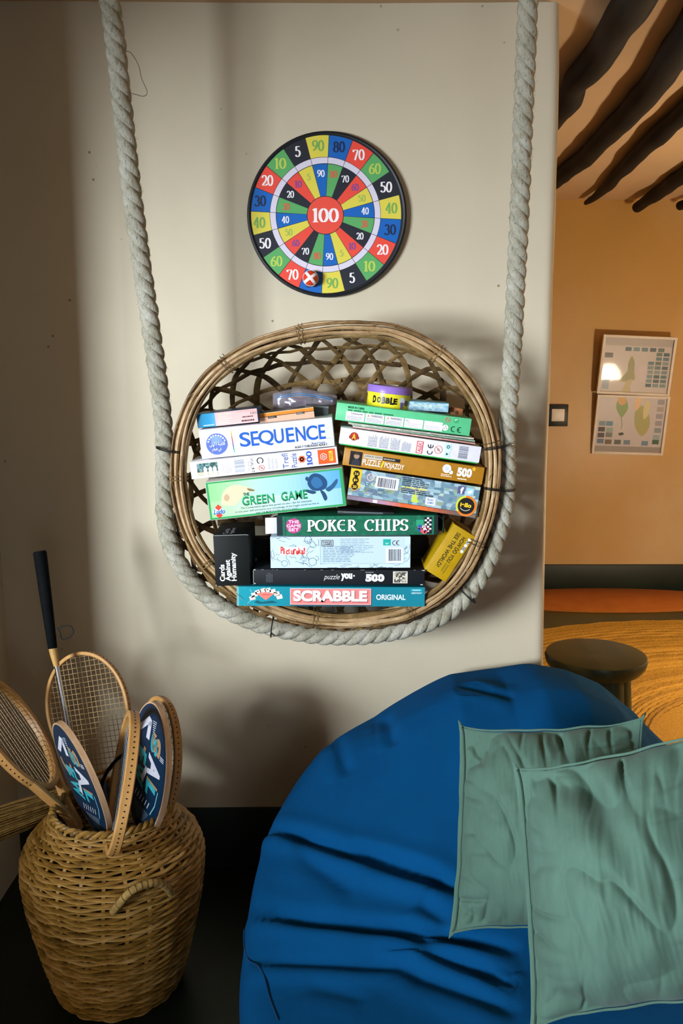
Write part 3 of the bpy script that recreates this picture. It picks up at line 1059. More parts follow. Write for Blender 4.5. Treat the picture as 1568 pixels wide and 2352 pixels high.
for dirn in (1, -1):
    for k in range(NS):
        pts, nn, ww = [], [], []
        a0 = 2*PI*k/NS+rnd.uniform(-.022, .022)
        tw = rnd.uniform(.49, .53)
        for i in range(21):
            t = i/20
            a = a0+dirn*tw*t+.012*math.sin(t*9+k)
            n = snorm(a, t)
            pts.append(surf(a, t)+n*.0022*math.sin(t*22+k*PI+(0 if dirn > 0 else PI)))
            nn.append(n)
            ww.append(.0128*(1+.18*math.sin(t*6+k*2)))
        m_ = MB(); m_.band(pts, nn, ww, .0022)
        m_.build('cane_strip', M_CANED, bk, world=True)
for t in (.11, .33, .55, .77, .99):
    for part in range(4):
        pts, nn, ww = [], [], []
        for i in range(27):
            a = PI/2*part+(PI/2+.12)*i/26+t*2
            n = snorm(a, t)
            tt = t+.014*math.sin(a*3+t*9)
            pts.append(surf(a, tt)+n*(.0024*math.sin(a*NS+t*5)+.001*part))
            nn.append(n)
            ww.append(.0135*(1+.2*math.sin(a*5+t*7)))
        m_ = MB(); m_.band(pts, nn, ww, .0022)
        m_.build('cane_strip', M_CANED, bk, world=True)
# flat base, three directions
for ang in (0, 60, 120):
    d = Vector((math.cos(math.radians(ang)), 0, math.sin(math.radians(ang))))
    e = Vector((-d.z, 0, d.x))
    for j in range(-3, 4):
        o_ = j*.075+.02
        pts = []
        for i in range(-34, 35):
            p = e*o_+d*(i*.01)
            if (abs(p.x/.295)**2.5+abs(p.z/.224)**2.5) < 1:
                pts.append(Vector((bc0.x+p.x, YBK+.006+.002*math.sin(i*.84+j*PI+ang), bc0.z+p.z)))
        if len(pts) > 4:
            m_ = MB(); m_.band(pts, [Vector((0, 1, 0))]*len(pts), .015, .0022)
            m_.build('cane_strip', M_CANED, bk, world=True)
# rim hoops
for dr, dy, rad, mt in ((.013, .004, .0062, M_CANE), (.004, -.004, .0066, M_CANE), (-.006, -.007, .0064, M_CANE), (-.013, .002, .0070, M_CANED), (.002, .010, .0066, M_CANED), (.014, -.004, .0042, M_CANE), (-.010, .012, .0055, M_CANE)):
    pts, rad_ = [], []
    ph = rnd.uniform(0, 9)
    for i in range(200):
        a = 2*PI*i/200
        w1 = .0045*noise.noise(Vector((math.cos(a)*3, math.sin(a)*3, ph)))
        w2 = .0045*noise.noise(Vector((math.cos(a)*3, math.sin(a)*3, ph+7)))
        R0 = rimr(a)+dr+w1
        pts.append(Vector((rc0.x+R0*math.cos(a), YR+dy+w2, rc0.z+R0*math.sin(a))))
        rad_.append(rad*(1+.45*noise.noise(Vector((math.cos(a)*4, math.sin(a)*4, ph+3)))))
    m_ = MB(); m_.tube(pts, rad_, 7, True, flat=.72)
    m_.build('rim_cane', mt, bk, world=True)
# frayed tip at the top of the rim
m_ = MB()
m_.tube([P(812, 760, YR), P(840, 755, YR-.004), P(868, 744, YR-.004)], [.006, .005, .003], 6, flat=.5)
m_.build('rim_cane', M_CANED, bk, world=True)
# thin bindings around the rim
for k in range(9):
    a = 2*PI*k/9+.3+rnd.uniform(-.12, .12)
    c0 = Vector((rc0.x+rimr(a)*math.cos(a), YR+.001, rc0.z+rimr(a)*math.sin(a)))
    u1 = Vector((math.cos(a), 0, math.sin(a)))
    tg = Vector((-math.sin(a), 0, math.cos(a)))
    pts = []
    for i in range(28):
        b = 2*PI*i*2/28
        pts.append(c0+u1*.0215*math.cos(b)+Vector((0, 1, 0))*.0195*math.sin(b)+tg*(i/28-.5)*.016)
    m_ = MB(); m_.tube(pts, .0008, 5)
    m_.build('binding', M_CANED, bk, world=True)
# loose fibres on the rim
m_ = MB()
for k in range(120):
    a = rnd.uniform(0, 2*PI)
    c0 = Vector((rc0.x+(rimr(a)+rnd.uniform(-.014, .016))*math.cos(a), YR-rnd.uniform(.002, .013), rc0.z+(rimr(a)+rnd.uniform(-.014, .016))*math.sin(a)))
    tg = Vector((-math.sin(a), rnd.uniform(-.3, .1), math.cos(a)))*rnd.choice((-1, 1))
    s_ = Vector((rnd.uniform(-1, 1), rnd.uniform(-1, 0), rnd.uniform(-1, 1)))
    L = rnd.uniform(.012, .04)
    m_.tube([c0, c0+tg*L*.5+s_*.002, c0+tg*L+s_*.007], [.0006, .0005, .0003], 3)
o = m_.build('loose_fibre', M_STRAW, bk, world=True); o['kind'] = 'stuff'

# ------------------------------------------------------------------ rope
rope_px = [(243, -60), (252, 0), (266, 110), (278, 220), (298, 400), (320, 570), (345, 740), (362, 860), (374, 960), (378, 1040), (377, 1120), (381, 1200), (397, 1265), (436, 1330), (495, 1385), (560, 1420), (620, 1440), (690, 1455), (760, 1462), (840, 1460), (920, 1448), (990, 1427), (1045, 1394), (1085, 1350), (1118, 1295), (1142, 1230), (1158, 1160), (1163, 1090), (1162, 1020), (1168, 930), (1177, 800), (1184, 660), (1192, 500), (1199, 330), (1205, 180), (1212, 0), (1214, -60)]
rope_w = []
for i, (u, v) in enumerate(rope_px):
    Yr = 1.955-.085*min(1, max(0, (1000-v)/1000))
    rope_w.append(P(u, v, Yr))
for q in (0, -1):
    rope_w[q].z = ZC
rope_path = catmull(rope_w, 40)
# resample evenly
acc = [0]
for a, b in zip(rope_path, rope_path[1:]):
    acc.append(acc[-1]+(b-a).length)
step = .0055
Lr = acc[-1]
nr = int(Lr/step)
rp = []
j = 0
for i in range(nr+1):
    d = Lr*i/nr
    while j < len(acc)-2 and acc[j+1] < d:
        j += 1
    t = (d-acc[j])/max(acc[j+1]-acc[j], 1e-9)
    rp.append(rope_path[j].lerp(rope_path[j+1], t))
rope = thing('hanging_rope', 'thick pale twisted rope looping down from the ceiling under the basket', 'rope', (rc0.x, 1.955, rc0.z-.36))
frames = []
n0 = Vector((0, 1, 0))
for i in range(len(rp)):
    T = (rp[min(i+1, nr)]-rp[max(i-1, 0)]).normalized()
    n0 = (n0-T*n0.dot(T)).normalized()
    frames.append((T, n0.copy(), T.cross(n0)))
PITCHR = .088
for sidx in range(3):
    pts, rad_ = [], []
    for i, p in enumerate(rp):
        T, n, b = frames[i]
        th = -2*PI*(i*Lr/nr)/PITCHR+2*PI*sidx/3
        off = n*math.cos(th)+b*math.sin(th)
        q = p+off*.0086
        pts.append(q)
        rad_.append(.0118*(1+.10*noise.noise(q*45)+.05*noise.noise(q*160)))
    m_ = MB(); m_.tube(pts, rad_, 12)
    m_.build('strand', M_ROPE, rope, world=True)
m_ = MB()
for k in range(2600):
    i = rnd.randrange(3, nr-3)
    T, n, b = frames[i]
    th = rnd.uniform(0, 2*PI)
    off = n*math.cos(th)+b*math.sin(th)
    p = rp[i]+off*.0185
    L = rnd.uniform(.004, .013)
    dd = T*rnd.uniform(-1, 1)+off*rnd.uniform(.15, .6)+T.cross(off)*rnd.uniform(-.5, .5)
    m_.tube([p, p+dd*L*.5, p+dd*L+T*rnd.uniform(-.003, .003)], [.0003, .00025, .00015], 3)
o = m_.build('loose_fibre', M_ROPE, rope, world=True); o['kind'] = 'stuff'
m_ = MB()
hp = catmull([P(u, v, 1.945) for u, v in ((284, 117), (300, 121), (318, 150), (325, 180), (338, 211), (330, 221), (312, 217), (296, 213))], 6)
m_.tube(hp, .0005, 4)
m_.build('stray_hair', M_WIRE, rope, world=True)
# wire ties joining rope and basket
for (u0, v0), (u1, v1) in (((359, 1027), (414, 1040)), ((1180, 1017), (1112, 1033)), ((1182, 1126), (1112, 1122)), ((630, 1402), (622, 1463)), ((1045, 1340), (1092, 1385))):
    a, b = P(u0, v0, 1.95), P(u1, v1, YR)
    m_ = MB()
    up = Vector((0, 1, 0))
    c0 = a.lerp(b, .5)
    d = (b-a)/2
    loop = []
    for i in range(60):
        th = 2*PI*i/30
        fr = .024 if math.cos(th) < 0 else .018
        loop.append(c0+d*math.cos(th)*(1.0)+up*math.sin(th)*.027+Vector((0, 0, .003 if i > 30 else 0)))
    m_.tube(loop, .0012, 5)
    m_.build('wire_tie', M_WIRE, bk, world=True)

# ------------------------------------------------------------------ board games
GRP = 'board games in the hanging basket'
def gamebox(name, lab, TL, TR, BR, BL, Yf=1.915, depth=.13, col='#ffffff', side=None, lid=None, shrink=.0026, cat='game box', bev=.0012, group=GRP):
    a, b, c, d = (P(*q, Yf) for q in (TL, TR, BR, BL))
    X = ((b-a)+(c-d)).normalized()
    Wd = ((b-a).length+(c-d).length)/2
    Zv = Vector((0, 1, 0)).cross(X).normalized()*-1
    Zv = X.cross(Vector((0, 1, 0))).normalized()
    Hd = ((a-d).dot(Zv)+(b-c).dot(Zv))/2-shrink
    ctr = (a+b+c+d)/4
    M = Matrix((X, Vector((0, 1, 0)), Zv)).transposed().to_4x4()
    M.translation = ctr-Zv*Hd/2+Vector((0, depth/2, 0))
    m_ = MB()
    if lid:
        m_.box((0, 0, Hd/2-.001), (Wd-.004, depth-.004, Hd-.002), None, bev)
        root = m_.build(name, card(lid[1]), None)
        m2 = MB()
        m2.box((0, 0, Hd*(1+lid[0])/2), (Wd, depth, Hd*(1-lid[0])), None, bev)
        m2.build('lid', card(side or col), root)
    else:
        m_.box((0, 0, Hd/2), (Wd, depth, Hd), None, bev)
        root = m_.build(name, card(side or col), None)
    root.matrix_basis = M
    tag(root, lab, cat, group)
    pr = Print(root, Wd, Hd, lambda x, y, e: (-Wd/2+x, -depth/2-e, Hd-y))
    pr.depth, pr.Wd, pr.Hd = depth, Wd, Hd
    return root, pr

# ---- left stack
r, pr = gamebox('game_box', 'small pink and teal box on top of the white box with blue title', (451, 951), (591, 935), (595, 971), (453, 985), 1.935, .10, '#16628a', '#16466a', bev=.002)
pr.grad('printed_face', .01, .02, .30, .98, ['#0d5f86', '#0d86b4', '#1793c2', '#5aa2cf'], 0)
pr.rect('printed_face', .30, .02, .985, .98, '#f4b9b6', 0)
for i in range(5):
    pr.dashes('small_print', .34, .16+i*.15, .58, .24+i*.15, 1, '#f8d3c4', 1, .8, seed=i)
pr.text('small_print', '101', .88, .22, .97, .40, '#5b3940', 2)
pr.dashes('small_print', .74, .46, .97, .6, 1, '#5b3940', 2, .6, seed=8)
pr.dashes('small_print', .72, .72, .97, .88, 1, '#5b3940', 2, .7, seed=12)
pr.dashes('small_print', .66, .08, .96, .16, 1, '#d58e8c', 2, .5, seed=15)
pr.rect('small_print', .10, .82, .27, .88, '#bfe4f2', 2)
pr.finish()

r, pr = gamebox('game_box', 'shallow tray box with orange strip and pale front on the left stack', (594, 951), (720, 931), (722, 966), (597, 978), 1.955, .085, '#d0a084', '#3a3a3c', bev=.001)
pr.rect('printed_face', .0, .30, 1, 1, '#d9ad93', 0)
pr.rect('printed_face', .0, .05, 1, .34, '#dd8426', 0)
pr.rect('printed_face', .0, .0, 1, .05, '#f0c38a', 1)
pr.rect('small_print', .16, .32, .32, .50, '#2d2622', 2)
pr.rect('small_print', .68, .26, .83, .46, '#4c463f', 2)
pr.dashes('small_print', .175, .35, .305, .47, 2, '#8d867e', 3)
pr.dashes('small_print', .695, .30, .815, .43, 2, '#a9a59b', 3)
pr.finish()
r, pr = gamebox('game_box', 'dark grey blank box end behind the tray with the orange strip', (700, 930), (754, 933), (754, 966), (700, 966), 1.985, .06, '#45474a', bev=.001)
pr.rect('edge_print', 0, 0, 1, .12, '#6a6c6e', 0); pr.finish()

r, pr = gamebox('game_box', 'white box with large blue capital lettering in the left stack', (456, 986), (762, 957), (769, 1025), (463, 1057), 1.915, .105, '#e9eaf0', bev=.0015)
pr.circ('logo', .125, .53, .37, '#5d75c4', 1)
pr.grad('logo', .085, .26, .17, .5, ['#7b9bdc', '#86a6e2', '#7b93d8'], 2, 6)
for i in range(9):
    a = math.radians(20+i*17.5)
    pr.circ('logo', .125+.30*math.cos(a)*pr.H/pr.W, .53-.30*math.sin(a), .035, '#e8ecf6', 3, 0, 5)
pr.text('logo', '\uFEE2\uFEDF\uFE8E\uFECC\uFEDF\uFE8D \uFEF2\uFED3', .085, .66, .155, .80, '#f0f2fa', 4, .02)
pr.text('logo', '\uFEF0\uFEDF\uFEED\uFEF7\uFE8D \uFE94\uFE92\uFECC\uFEE0\uFEDF\uFE8D', .07, .45, .185, .62, '#f0f2fa', 4, .02)
pr.grad('colour_line', .238, .1, .242, .93, ['#e9cf5a'], 1, 1) if False else None
for i, c_ in enumerate(['#ecd96a', '#e9b04e', '#e2574c', '#c43c74', '#7a4aa0', '#2d8f9c', '#57c4cf']):
    pr.poly('colour_line', [(.236+.0012*i, .10+.11*i), (.242+.0012*i, .10+.11*i), (.243+.0012*i, .22+.11*i), (.237+.0012*i, .22+.11*i)], c_, 1)
xs = [(.297, .388, 'S'), (.388, .455, 'E'), (.447, .575, 'Q'), (.573, .655, 'U'), (.668, .738, 'E'), (.745, .828, 'N'), (.828, .925, 'C'), (.928, .985, 'E')]
for a, b, t in xs:
    a2, b2 = .297+(a-.297)*.94, .297+(b-.297)*.94
    pr.text('title_lettering', t, a2, .22, b2-.006, .72 if t != 'Q' else .76, '#1c5fc0', 2, .014)
pr.text('small_print', 'Board Game', .83, .80, .93, .86, '#3c64a8', 2)
pr.text('small_print', 'AGES 7 THROUGH ADULT', .70, .87, .945, .95, '#26262a', 2, .008)
pr.rect('small_print', .945, .715, .975, .722, '#555555', 2)
pr.finish()

r, pr = gamebox('game_box', 'thin white puzzle box with snowy animal photo and orange corner emblem', (435, 1061), (772, 1024), (778, 1068), (440, 1102), 1.912, .11, '#eceaee', bev=.0012)
pr.noise_patch('picture', .045, .14, .185, .64, 9, 5, ['#35614f', '#4f7d7d', '#6d93a4', '#8fb0bf', '#2c5340', '#7d9aa2'], 1, 2)
pr.rect('picture', .045, .62, .185, .88, '#cfc9b0', 1)
for x in (.10, .135, .165):
    pr.poly('picture', [(x-.012, .86), (x-.012, .45), (x, .34), (x+.012, .45), (x+.012, .86)], '#e6e9ea', 2)
pr.dashes('small_print', .215, .15, .275, .85, 5, '#ddd0d2', 1, .5, True, 3)
pr.barcode('barcode', .30, .15, .365, .88, True, 1, '#8d94a4', 5)
pr.dashes('small_print', .385, .12, .40, .9, 1, '#c8c8ce', 1, .6, True, 4)
pr.text('small_print', 'Trefl S.A.', .408, .15, .428, .60, '#55575c', 2, 0, .3, 90)
pr.ce('certification_mark', .410, .64, .435, .96, '#333333', 2, 90)
pr.circ('certification_mark', .475, .33, .19, '#2d2f33', 2, .14, 22, -60, 250)
pr.no_under3('certification_mark', .480, .75, .17, 2, '#e07b70')
for k in range(3):
    pr.dashes('small_print', .525+k*.025, .12, .54+k*.025, .88, 2, '#bfc4cc', 1, .4, True, 6+k)
pr.text('title_lettering', 'Trefl', .625, .08, .665, .92, '#4a64b0', 2, .0, 0, 90)
pr.text('title_lettering', 'Puzzle', .685, .12, .722, .92, '#4a64b0', 2, .0, 0, 90)
for a in range(0, 360, 60):
    pr.circ('logo', .757+.13*math.cos(math.radians(a))*pr.H/pr.W, .50-.13*math.sin(math.radians(a)), .085, '#e2683f', 2, 0, 10)
pr.circ('logo', .757, .5, .12, '#e2683f', 2)
pr.serif('title_lettering', '100', .79, .10, .825, .90, '#3f62b8', 2, .22, .08, 90)
pr.rect('logo', .868, .08, .985, .90, '#ee5a24', 1)
for a in (30, 150, 270, 90, 210, 330):
    pr.circ('logo', .905+.12*math.cos(math.radians(a))*pr.H/pr.W, .48-.12*math.sin(math.radians(a)), .085, '#f6e4dc', 2, .055, 12)
pr.rect('logo', .943, .20, .968, .76, '#efd640', 2)
pr.text('logo', 'TREFL', .947, .24, .964, .72, '#c2401c', 3, .02, 0, 90)
pr.finish()

r, pr = gamebox('game_box', 'worn green box with a seal and sea turtle picture in left stack', (470, 1106), (788, 1071), (796, 1164), (481, 1198), 1.908, .105, '#9fd8ab', '#c9c3b6', bev=.003)
pr.rect('border', .006, .02, .994, .98, '#2fa05a', 0)
pr.grad('picture', .022, .06, .972, .93, ['#8fd88c', '#a8e0a4', '#b4e0c6', '#a9d6dc', '#9ccdec', '#74b8ec', '#5aa6e4'], 1, 30)
pr.rect('picture', .022, .55, .972, .93, '#b9dfc9', 1)
pr.grad('picture', .022, .52, .972, .93, ['#a8e09a', '#bce4bc', '#c3e4d4', '#bcdfe2', '#aed7ea', '#92c8ee'], 2, 30)
def blob(pr, part, pts, col, lay):
    pr.poly(part, [(p.x, p.y) for p in catmull([(a, b, 0) for a, b in pts], 4, True)], col, lay)
blob(pr, 'picture', [(.10, .60), (.115, .36), (.15, .22), (.20, .16), (.26, .18), (.31, .26), (.345, .33), (.335, .37), (.30, .36), (.27, .42), (.235, .55), (.20, .66), (.16, .66), (.12, .64)], '#e0cfac', 3)
blob(pr, 'picture', [(.125, .44), (.145, .36), (.165, .44), (.150, .54), (.13, .52)], '#c9a985', 4)
blob(pr, 'picture', [(.30, .27), (.35, .33), (.34, .36), (.31, .34)], '#8d7550', 4)
blob(pr, 'picture', [(.735, .34), (.75, .16), (.79, .08), (.84, .14), (.875, .30), (.865, .47), (.82, .53), (.765, .50)], '#1c4a74', 3)
blob(pr, 'picture', [(.76, .30), (.79, .17), (.83, .24), (.84, .40), (.79, .46)], '#2f6c9e', 4)
blob(pr, 'picture', [(.722, .20), (.735, .14), (.75, .20), (.738, .26)], '#24486a', 4)
blob(pr, 'picture', [(.86, .50), (.90, .42), (.945, .28), (.95, .36), (.92, .50), (.88, .58)], '#2b587e', 3)
blob(pr, 'picture', [(.82, .52), (.85, .58), (.865, .74), (.845, .80), (.83, .66)], '#20466c', 3)
blob(pr, 'picture', [(.70, .46), (.74, .48), (.79, .55), (.77, .60), (.73, .55)], '#24486a', 3)
pr.text('title_lettering', 'THE', .265, .38, .31, .46, '#17402c', 4, .03)
pr.text('title_lettering', 'GREEN', .252, .485, .485, .71, '#0f3d28', 4, .018)
pr.text('title_lettering', 'GAME', .535, .475, .725, .70, '#0f3d28', 4, .018)
pr.text('title_lettering', 'GREEN', .254, .47, .482, .69, '#17a05e', 5, .008)
pr.text('title_lettering', 'GAME', .537, .46, .722, .68, '#17a05e', 5, .008)
pr.text('small_print', 'The Conservation game that grows on you\u2014fun for everyone', .235, .735, .75, .80, '#2c3c3c', 4, .004)
pr.text('small_print', 'to test your skill and boost your knowledge of the fragile world we live in', .19, .82, .80, .88, '#2c3c3c', 4, .004)
pr.text('small_print', 'FOR 2 OR MORE PLAYERS AGE 8 TO ADULT', .34, .90, .65, .945, '#2c3c3c', 4, .004)
k = pr.H/pr.W
pr.poly('logo', [(.075-.17*k, .78), (.075, .60), (.075+.17*k, .78), (.075, .96)], '#d8e6ee', 3)
pr.poly('logo', [(.075-.09*k, .68), (.075, .60), (.075+.09*k, .68), (.075, .76)], '#d8432f', 4)
pr.poly('logo', [(.075-.09*k, .88), (.075, .80), (.075+.09*k, .88), (.075, .96)], '#d8432f', 4)
pr.text('logo', 'Ludo', .035, .72, .12, .85, '#2b6fb5', 5, .03, .3)
pr.finish()

# ---- right stack
r, pr = gamebox('game_box', 'mint green box with warning panels topmost of the right stack', (774, 922), (1083, 961), (1078, 1003), (769, 966), 1.918, .105, '#5cc48a', bev=.0012)
pr.text('small_print', 'MADE IN CHINA', .085, .12, .205, .25, '#1d5a3a', 2, .012)
pr.dashes('small_print', .085, .30, .52, .40, 1, '#2a7a50', 2, .8, seed=4)
for i in range(5):
    x0 = .075+.145*i
    x1 = x0+.138
    pr.rect('warning_panel', x0, .42, x1, .93, '#e6e3ea', 1)
    pr.dashes('small_print', x0+.01, .66, x1-.01, .90, 3, '#9aa0a8' if i < 3 else '#c6bcc4', 2, .4, seed=i+20)
for i, t in ((0, 'Uwaga!'), (1, 'WARNUNG!'), (2, 'WARNING!')):
    pr.text('small_print', t, .075+.145*i+.04, .47, .075+.145*i+.125, .60, '#33363a', 2, .01)
k = pr.H/pr.W
for i in (1, 2):
    pr.poly('small_print', [(.075+.145*i+.012, .6), (.075+.145*i+.03, .6), (.075+.145*i+.021, .46)], '#b9a24a', 2)
pr.circ('small_print', .525, .54, .06, '#777c84', 2, .04); pr.circ('small_print', .54, .60, .05, '#777c84', 2, .035)
pr.no_under3('certification_mark', .825, .22, .15, 2)
pr.circ('certification_mark', .885, .22, .14, '#39a468', 2)
pr.circ('certification_mark', .887, .21, .09, '#c4ecd4', 3, .05, 16, 20, 200)
pr.circ('certification_mark', .815, .68, .17, '#e9eaec', 2)
for a in (90, 210, 330):
    pr.circ('certification_mark', .815+.08*k*math.cos(math.radians(a)), .68-.08*math.sin(math.radians(a)), .045, '#2b2f30', 3, 0, 3, a, a+360)
pr.ce('certification_mark', .855, .55, .93, .88, '#15301f', 2)
pr.finish()

for i, (dz, dx, cc, lab) in enumerate(((0, 0, '#d9cfc4', 'topmost of the thin folded boards under the mint green box'), (7, 8, '#8fae96', 'greenish middle board of the thin sheets under the mint green box'), (14, 10, '#c98f8c', 'reddish lowest board of the thin sheets above the white box'))):
    r, pr = gamebox('game_board', lab, (800+dx, 970.5+dz*.57), (1088+dx*.3, 1005.5+dz*.8), (1088+dx*.3, 1010.1+dz*.8), (800+dx, 973.8+dz*.57), 1.925+.002*i, .11, cc, bev=.0005, cat='game board', group='thin boards in the right stack', shrink=.0003)
    pr.dashes('edge_print', .0, .2, 1, .8, 2, '#4e5a4c' if i != 2 else '#f0dcd4', 0, .5, seed=30+i)
    pr.finish()

r, pr = gamebox('game_box', 'white box with rows of grey print and green base in right stack', (783, 980), (1106, 1025), (1099, 1068), (777, 1022), 1.915, .105, '#e6e4ec', lid=(.07, '#3aa84c'), bev=.001)
pr.circ('logo', .10, .42, .24, '#8a2318', 1); pr.circ('logo', .10, .38, .17, '#c23a22', 2)
pr.rect('logo', .065, .40, .135, .56, '#9c3420', 3)
pr.text('logo', 'A', .085, .26, .115, .60, '#eebf3a', 4, .03)
for j in range(4):
    x0 = .20+.08*j
    pr.dashes('small_print', x0, .12+.12*(j == 3), x0+.066, .86, 9, '#9b9ea8', 1, .45, True, 40+j)
pr.rect('logo', .545, .16, .59, .86, '#d2323c', 1)
pr.rect('logo', .551, .20, .584, .82, '#f2eef0', 2)
pr.text('logo', 'ALEX', .555, .24, .58, .78, '#d2323c', 3, .04, 0, 90)
pr.ce('certification_mark', .62, .16, .665, .88, '#2d2f33', 2, 90)
pr.no_under3('certification_mark', .70, .5, .24, 2, '#d99a98')
pr.rect('certification_mark', .745, .08, .79, .44, '#bcdde6', 1); pr.rect('certification_mark', .745, .52, .785, .86, '#bcdde6', 1)
pr.circ('certification_mark', .768, .26, .10, '#22606f', 2, .05); pr.circ('certification_mark', .765, .68, .09, '#1d2a2e', 2, 0, 3)
pr.barcode('barcode', .845, .10, .91, .84, True, 1, '#6e7684', 9)
pr.finish()

r, pr = gamebox('game_box', 'mustard yellow puzzle box with white capitals in the right stack', (789, 1027), (1112, 1072), (1108, 1116), (788, 1069), 1.912, .105, '#b17a1e', bev=.0015)
pr.rect('picture', .045, .12, .13, .92, '#1c1a1c', 1)
pr.circ('picture', .092, .38, .16, '#a8836c', 2)
pr.poly('picture', [(.06, .92), (.07, .62), (.092, .52), (.115, .62), (.125, .92)], '#2e2f3a', 2)
pr.circ('picture', .092, .30, .17, '#3a2a20', 3, .0, 14, 0, 180)
pr.rect('small_print', .142, .20, .275, .42, '#cfc6b6', 1)
pr.text('small_print', 'JUNIOR SERIES', .148, .24, .27, .38, '#4a4238', 2, .01)
pr.rect('small_print', .277, .22, .40, .42, '#1f1c1a', 1)
pr.dashes('small_print', .282, .26, .395, .38, 1, '#a49a8c', 2, .7)
pr.text('title_lettering', 'PUZZLE', .138, .47, .265, .82, '#f2e9d8', 2, .02)
pr.line('title_lettering', [(.273, .85), (.288, .45)], .09, '#efd02e', 2)
pr.text('title_lettering', 'POJAZDY', .295, .50, .435, .90, '#f2e9d8', 2, .02)
pr.circ('logo', .735, .36, .25, '#efece4', 1); pr.circ('logo', .735, .36, .12, '#c9cfe4', 2); pr.circ('logo', .768, .54, .11, '#efece4', 1)
pr.dashes('small_print', .70, .66, .785, .84, 2, '#efe3c8', 1, .5)
pr.text('title_lettering', '500', .81, .18, .915, .70, '#f6efe0', 2, .06)
k = pr.H/pr.W
pr.poly('logo', [(.925+(.16 if i % 2 == 0 else .07)*k*math.cos(math.radians(90+36*i)), .17-(.16 if i % 2 == 0 else .07)*math.sin(math.radians(90+36*i))) for i in range(10)], '#e8b62a', 3)
pr.dashes('small_print', .82, .78, .91, .88, 1, '#efe3c8', 1, .7)
pr.finish()

r, pr = gamebox('game_box', 'busy blue patterned game box with round black and orange emblem', (805, 1073), (1104, 1118), (1090, 1191), (798, 1148), 1.908, .105, '#7f97a0', '#5c6a6c', lid=(.14, '#8a6a5e'), bev=.0012)
pr.noise_patch('picture', .0, .0, 1, .86, 26, 9, ['#7f9fb0', '#9bb7bf', '#6f8f9c', '#b5c4b4', '#88a6a0', '#5d7f92', '#a9bfc9', '#8d9f86', '#74889c'], 0, 12)
pr.grad('picture', 0, .88, 1, 1, ['#7d7480', '#98809a', '#b58aa0', '#d9622c', '#e07030', '#a8583c', '#6d5c54', '#7a6a60'], 0, 24)
pr.rect('picture', .20, .89, .235, .99, '#e4dfe6', 1)
pr.poly('picture', [(0, 0), (.085, 0), (.085, .6), (.02, .62), (0, .62)], '#e8bd2a', 1)
for i, (y, t) in enumerate(((.15, '2-6'), (.36, '8+'), (.57, '20'))):
    pr.circ('logo', .045, y, .125, '#e89a1e' if i == 2 else '#e8bd2a', 2)
    pr.circ('logo', .045, y, .10, '#17130e', 3)
    pr.text('logo', t, .03, y-.045, .06, y+.045, '#f0c83a', 4, .03)
pr.no_under3('certification_mark', .155, .20, .12, 2, '#e8c9c9')
pr.ce('certification_mark', .13, .36, .185, .46, '#d7ecf4', 2)
pr.rect('barcode', .20, .12, .375, .50, '#eceaf0', 1)
pr.barcode('barcode', .215, .17, .355, .46, False, 2, '#30343c', 15)
for j in range(9):
    pr.dashes('small_print', .40, .03+.058*j, .40+.27*(.7+.04*j), .075+.058*j, 1, '#e3d44a' if j == 5 else ('#2b3442' if j != 6 else '#5a4a46'), 2, .7, seed=60+j)
pr.dashes('small_print', .12, .55, .34, .76, 6, '#3d5568', 2, .4, seed=77)
pr.rect('logo', .83, .06, .885, .30, '#54567e', 2); pr.text('logo', 'f', .85, .08, .875, .29, '#f0f0f6', 3, .05)
pr.rect('logo', .895, .08, .955, .30, '#9fcbe8', 2)
blob(pr, 'logo', [(.905, .22), (.915, .18), (.925, .15), (.94, .14), (.945, .18), (.935, .24), (.92, .26)], '#e6f2f8', 3)
pr.poly('logo', [(.49, .78), (.50, .55), (.52, .50), (.53, .62), (.55, .78)], '#c4d44e', 2)
pr.rect('logo', .60, .56, .675, .80, '#e9edf3', 2)
pr.text('logo', 'PLAY', .612, .60, .663, .67, '#4a6fae', 3, .03); pr.text('logo', 'GAMES', .612, .69, .663, .76, '#4a6fae', 3, .02)
pr.circ('logo', .915, .66, .33, '#e87a1e', 3); pr.circ('logo', .915, .66, .33, '#c6d43a', 4, .27, 26, 100, 220)
pr.circ('logo', .915, .66, .265, '#15130f', 4)
pr.text('logo', 'iello', .868, .56, .955, .70, '#f0c42a', 5, .045)
pr.circ('logo', .91, .62, .20, '#e9e4dc', 5, .185, 14, 215, 320)
pr.finish()

# ---- lower pile
r, pr = gamebox('game_box', 'narrow green box with large white old style capitals and open flaps', (634, 1186), (1006, 1181), (1005, 1230), (637, 1231), 1.912, .10, '#14664a', bev=.001)
pr.noise_patch('printed_face', 0, 0, 1, 1, 40, 6, ['#13684c', '#156c50', '#126246', '#187254'], 0, 8)
pr.rect('printed_face', 0, 0, .035, 1, '#1a2b30', 1); pr.rect('printed_face', .05, 0, .056, 1, '#2d4a48', 1)
k = pr.H/pr.W
pr.poly('logo', [(.105+(.41 if i % 2 else .36)*k*math.cos(math.radians(7.5*i)), .49-(.41 if i % 2 else .36)*math.sin(math.radians(7.5*i))) for i in range(48)], '#c23f86', 2)
for t, y in (('THE', .20), ('GAME', .41), ('SET', .61)):
    hw = .011*len(t)
    pr.text('logo', t, .105-hw, y, .105+hw, y+.16, '#f3dbe8', 3, .025)
for t, x0, x1 in (('POKeR', .185, .495), ('CHIPS', .545, .815)):
    pr.serif('title_lettering', t, x0+.003, .225, x1+.003, .815, '#0a2a20', 2, .19, .06)
    pr.serif('title_lettering', t, x0, .19, x1, .78, '#eef0ea', 3, .19, .06)
rn = random.Random(3)
